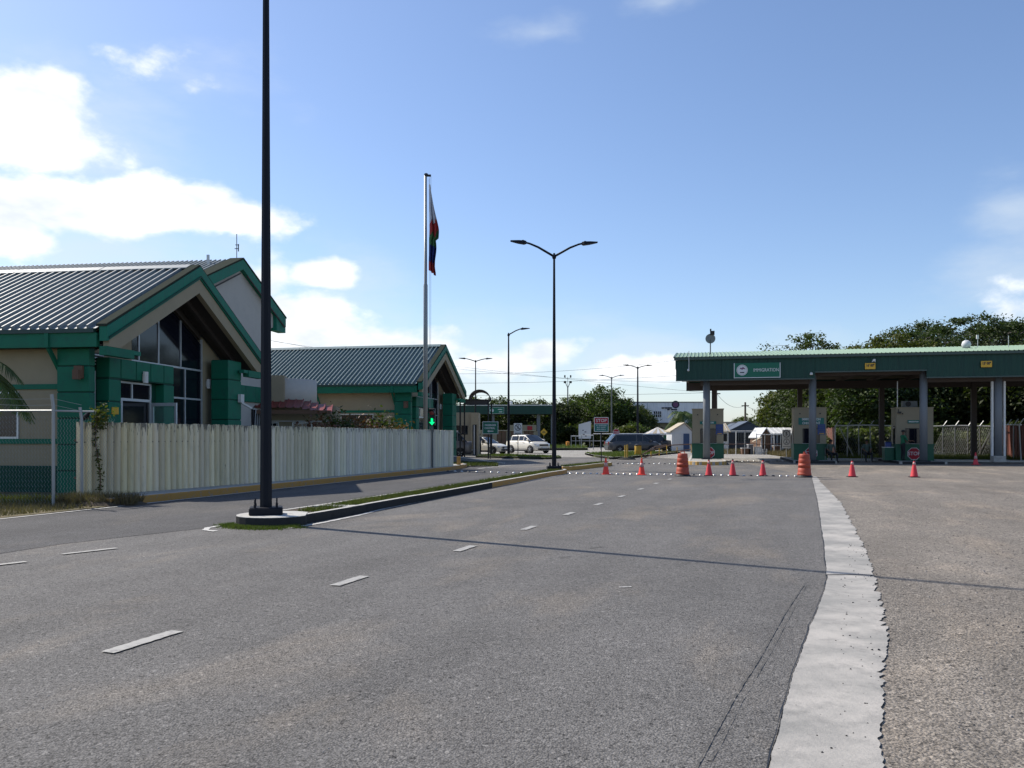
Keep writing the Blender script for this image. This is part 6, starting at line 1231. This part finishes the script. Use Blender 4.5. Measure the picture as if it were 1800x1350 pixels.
for px, D, k, s_, lab in ((1400, 84, TM[1], 1.0, 'light green tree behind the middle booth and leaning pole'), (1450, 78, bushy, 1.0, 'dark bushy tree right behind the middle booth'), (1505, 70, TM[0], 1.02, 'green tree directly behind the pipe fence between the booths'), (1560, 66, bushy, .92, 'dark tree behind the left edge of the right booth'),
                       (1625, 68, bushy, .98, 'dark tree behind the right booth'), (1690, 66, TM[2], 1.08, 'dark tree behind the fence right of the right booth'), (1750, 64, bushy, .95, 'dark tree behind the fourth canopy column'), (1815, 62, TM[2], 1.1, 'dark tree at the right edge behind the rusty fence'), (1880, 66, bushy, 1.1, 'tree beyond the right edge of the view')):
    place_tree('bushy_tree', k, lab, 'tree', (P(px, 0, D).x, D, 0), px*.7, s_)
for i, (px, D, k, s_) in enumerate(((1480, 57.5, shrub, .8), (1512, 58.5, shrubl, .9), (1545, 58, shrub, .85), (1575, 60, shrubl, 1.), (1640, 60, shrub, .9), (1668, 59.5, shrub, .75), (1700, 59, shrubl, .8), (1728, 60, shrub, .9), (1760, 59, shrub, 1.))):
    place_tree('shrub', k, '%s shrub from the left behind the pipe fence, %s' % (['first', 'second', 'third', 'fourth', 'fifth', 'sixth', 'seventh', 'eighth', 'ninth'][i], 'left of the right booth' if px < 1600 else 'right of the right booth'), 'shrub', (P(px, 0, D).x, D, 0), i*1.3, s_, 'shrubs behind the pipe fence')
labs = ['tree with its crown just above the distant teal canopy, beside the arched shelter', 'tree behind the distant canopy left of the single-armed lamp', 'tree behind the distant canopy right of the single-armed lamp', 'tree behind the end of the distant canopy', 'dark tree just right of the central street lamp', 'tall tree behind the pale info board', 'tallest round tree above the green STOP panel', 'tree left of the old white building', 'small tree touching the left edge of the old white building', 'tree behind the second green building', 'tree left behind the second green building']
for i, (px, D, k, s_) in enumerate(((838, 118, 1, .92), (872, 122, 0, .9), (912, 118, 2, .85), (950, 121, 0, .85), (985, 116, 2, .84), (1018, 122, 1, .98), (1056, 118, 0, 1.06), (1092, 121, 2, .95), (1116, 126, 0, .78), (780, 125, 2, .9), (720, 130, 0, .9))):
    place_tree('round_tree', TM[k], labs[i], 'tree', (P(px, 0, D).x, D, 0), i*1.1, s_)
for i, px in enumerate((845, 872, 935, 962, 975, 1005, 1020, 1045, 1070, 1098, 1120)):
    place_tree('shrub', shrubl if i % 2 else shrub, '%s low shrub from the left in front of the dark trees beyond the junction' % ['first', 'second', 'third', 'fourth', 'fifth', 'sixth', 'seventh', 'eighth', 'ninth', 'tenth', 'eleventh'][i], 'shrub', (P(px, 0, 108).x, 108+i % 3*1.5, 0), i*.9, 1.25, 'shrubs beyond the junction')
rng2 = random.Random(5)
for i in range(30):
    x = -170+i*14+rng2.uniform(-4, 4); y = 172+rng2.uniform(-10, 14); s_ = rng2.uniform(.75, 1.0); 
    if 18 < x < 45: s_ = .72 if i % 2 else .82; y = 165
    place_tree('round_tree', TM[i % 3], 'distant green tree in the low row along the horizon behind everything', 'tree', (x, y, -.2), i*2.1, s_, 'far trees along the horizon', sz=s_*.92)
q = in_poly([(-260, 186), (300, 186), (300, 215), (-260, 215)], 60000, 71); z = np.random.RandomState(3).uniform(0, 6.0, len(q))*(.8+.2*np.sin(q[:, 0]*.11)); link('far_wood', leaves_mesh('far_wood', np.c_[q, z], np.full(len(q), 1.1), 'leaf_dark', seed=4), kind='stuff')
palm('palm_tree', 'palm tree in front of the old white building', (P(1200, 0, 108).x, 108, 0), 4.3, 2.7, 20, 3, .2)
palm('palm_tree', 'small palm frond crown at the left edge beside the large building', (-13.0, 19.9, 0), 3.3, 1.25, 18, 5, .1)
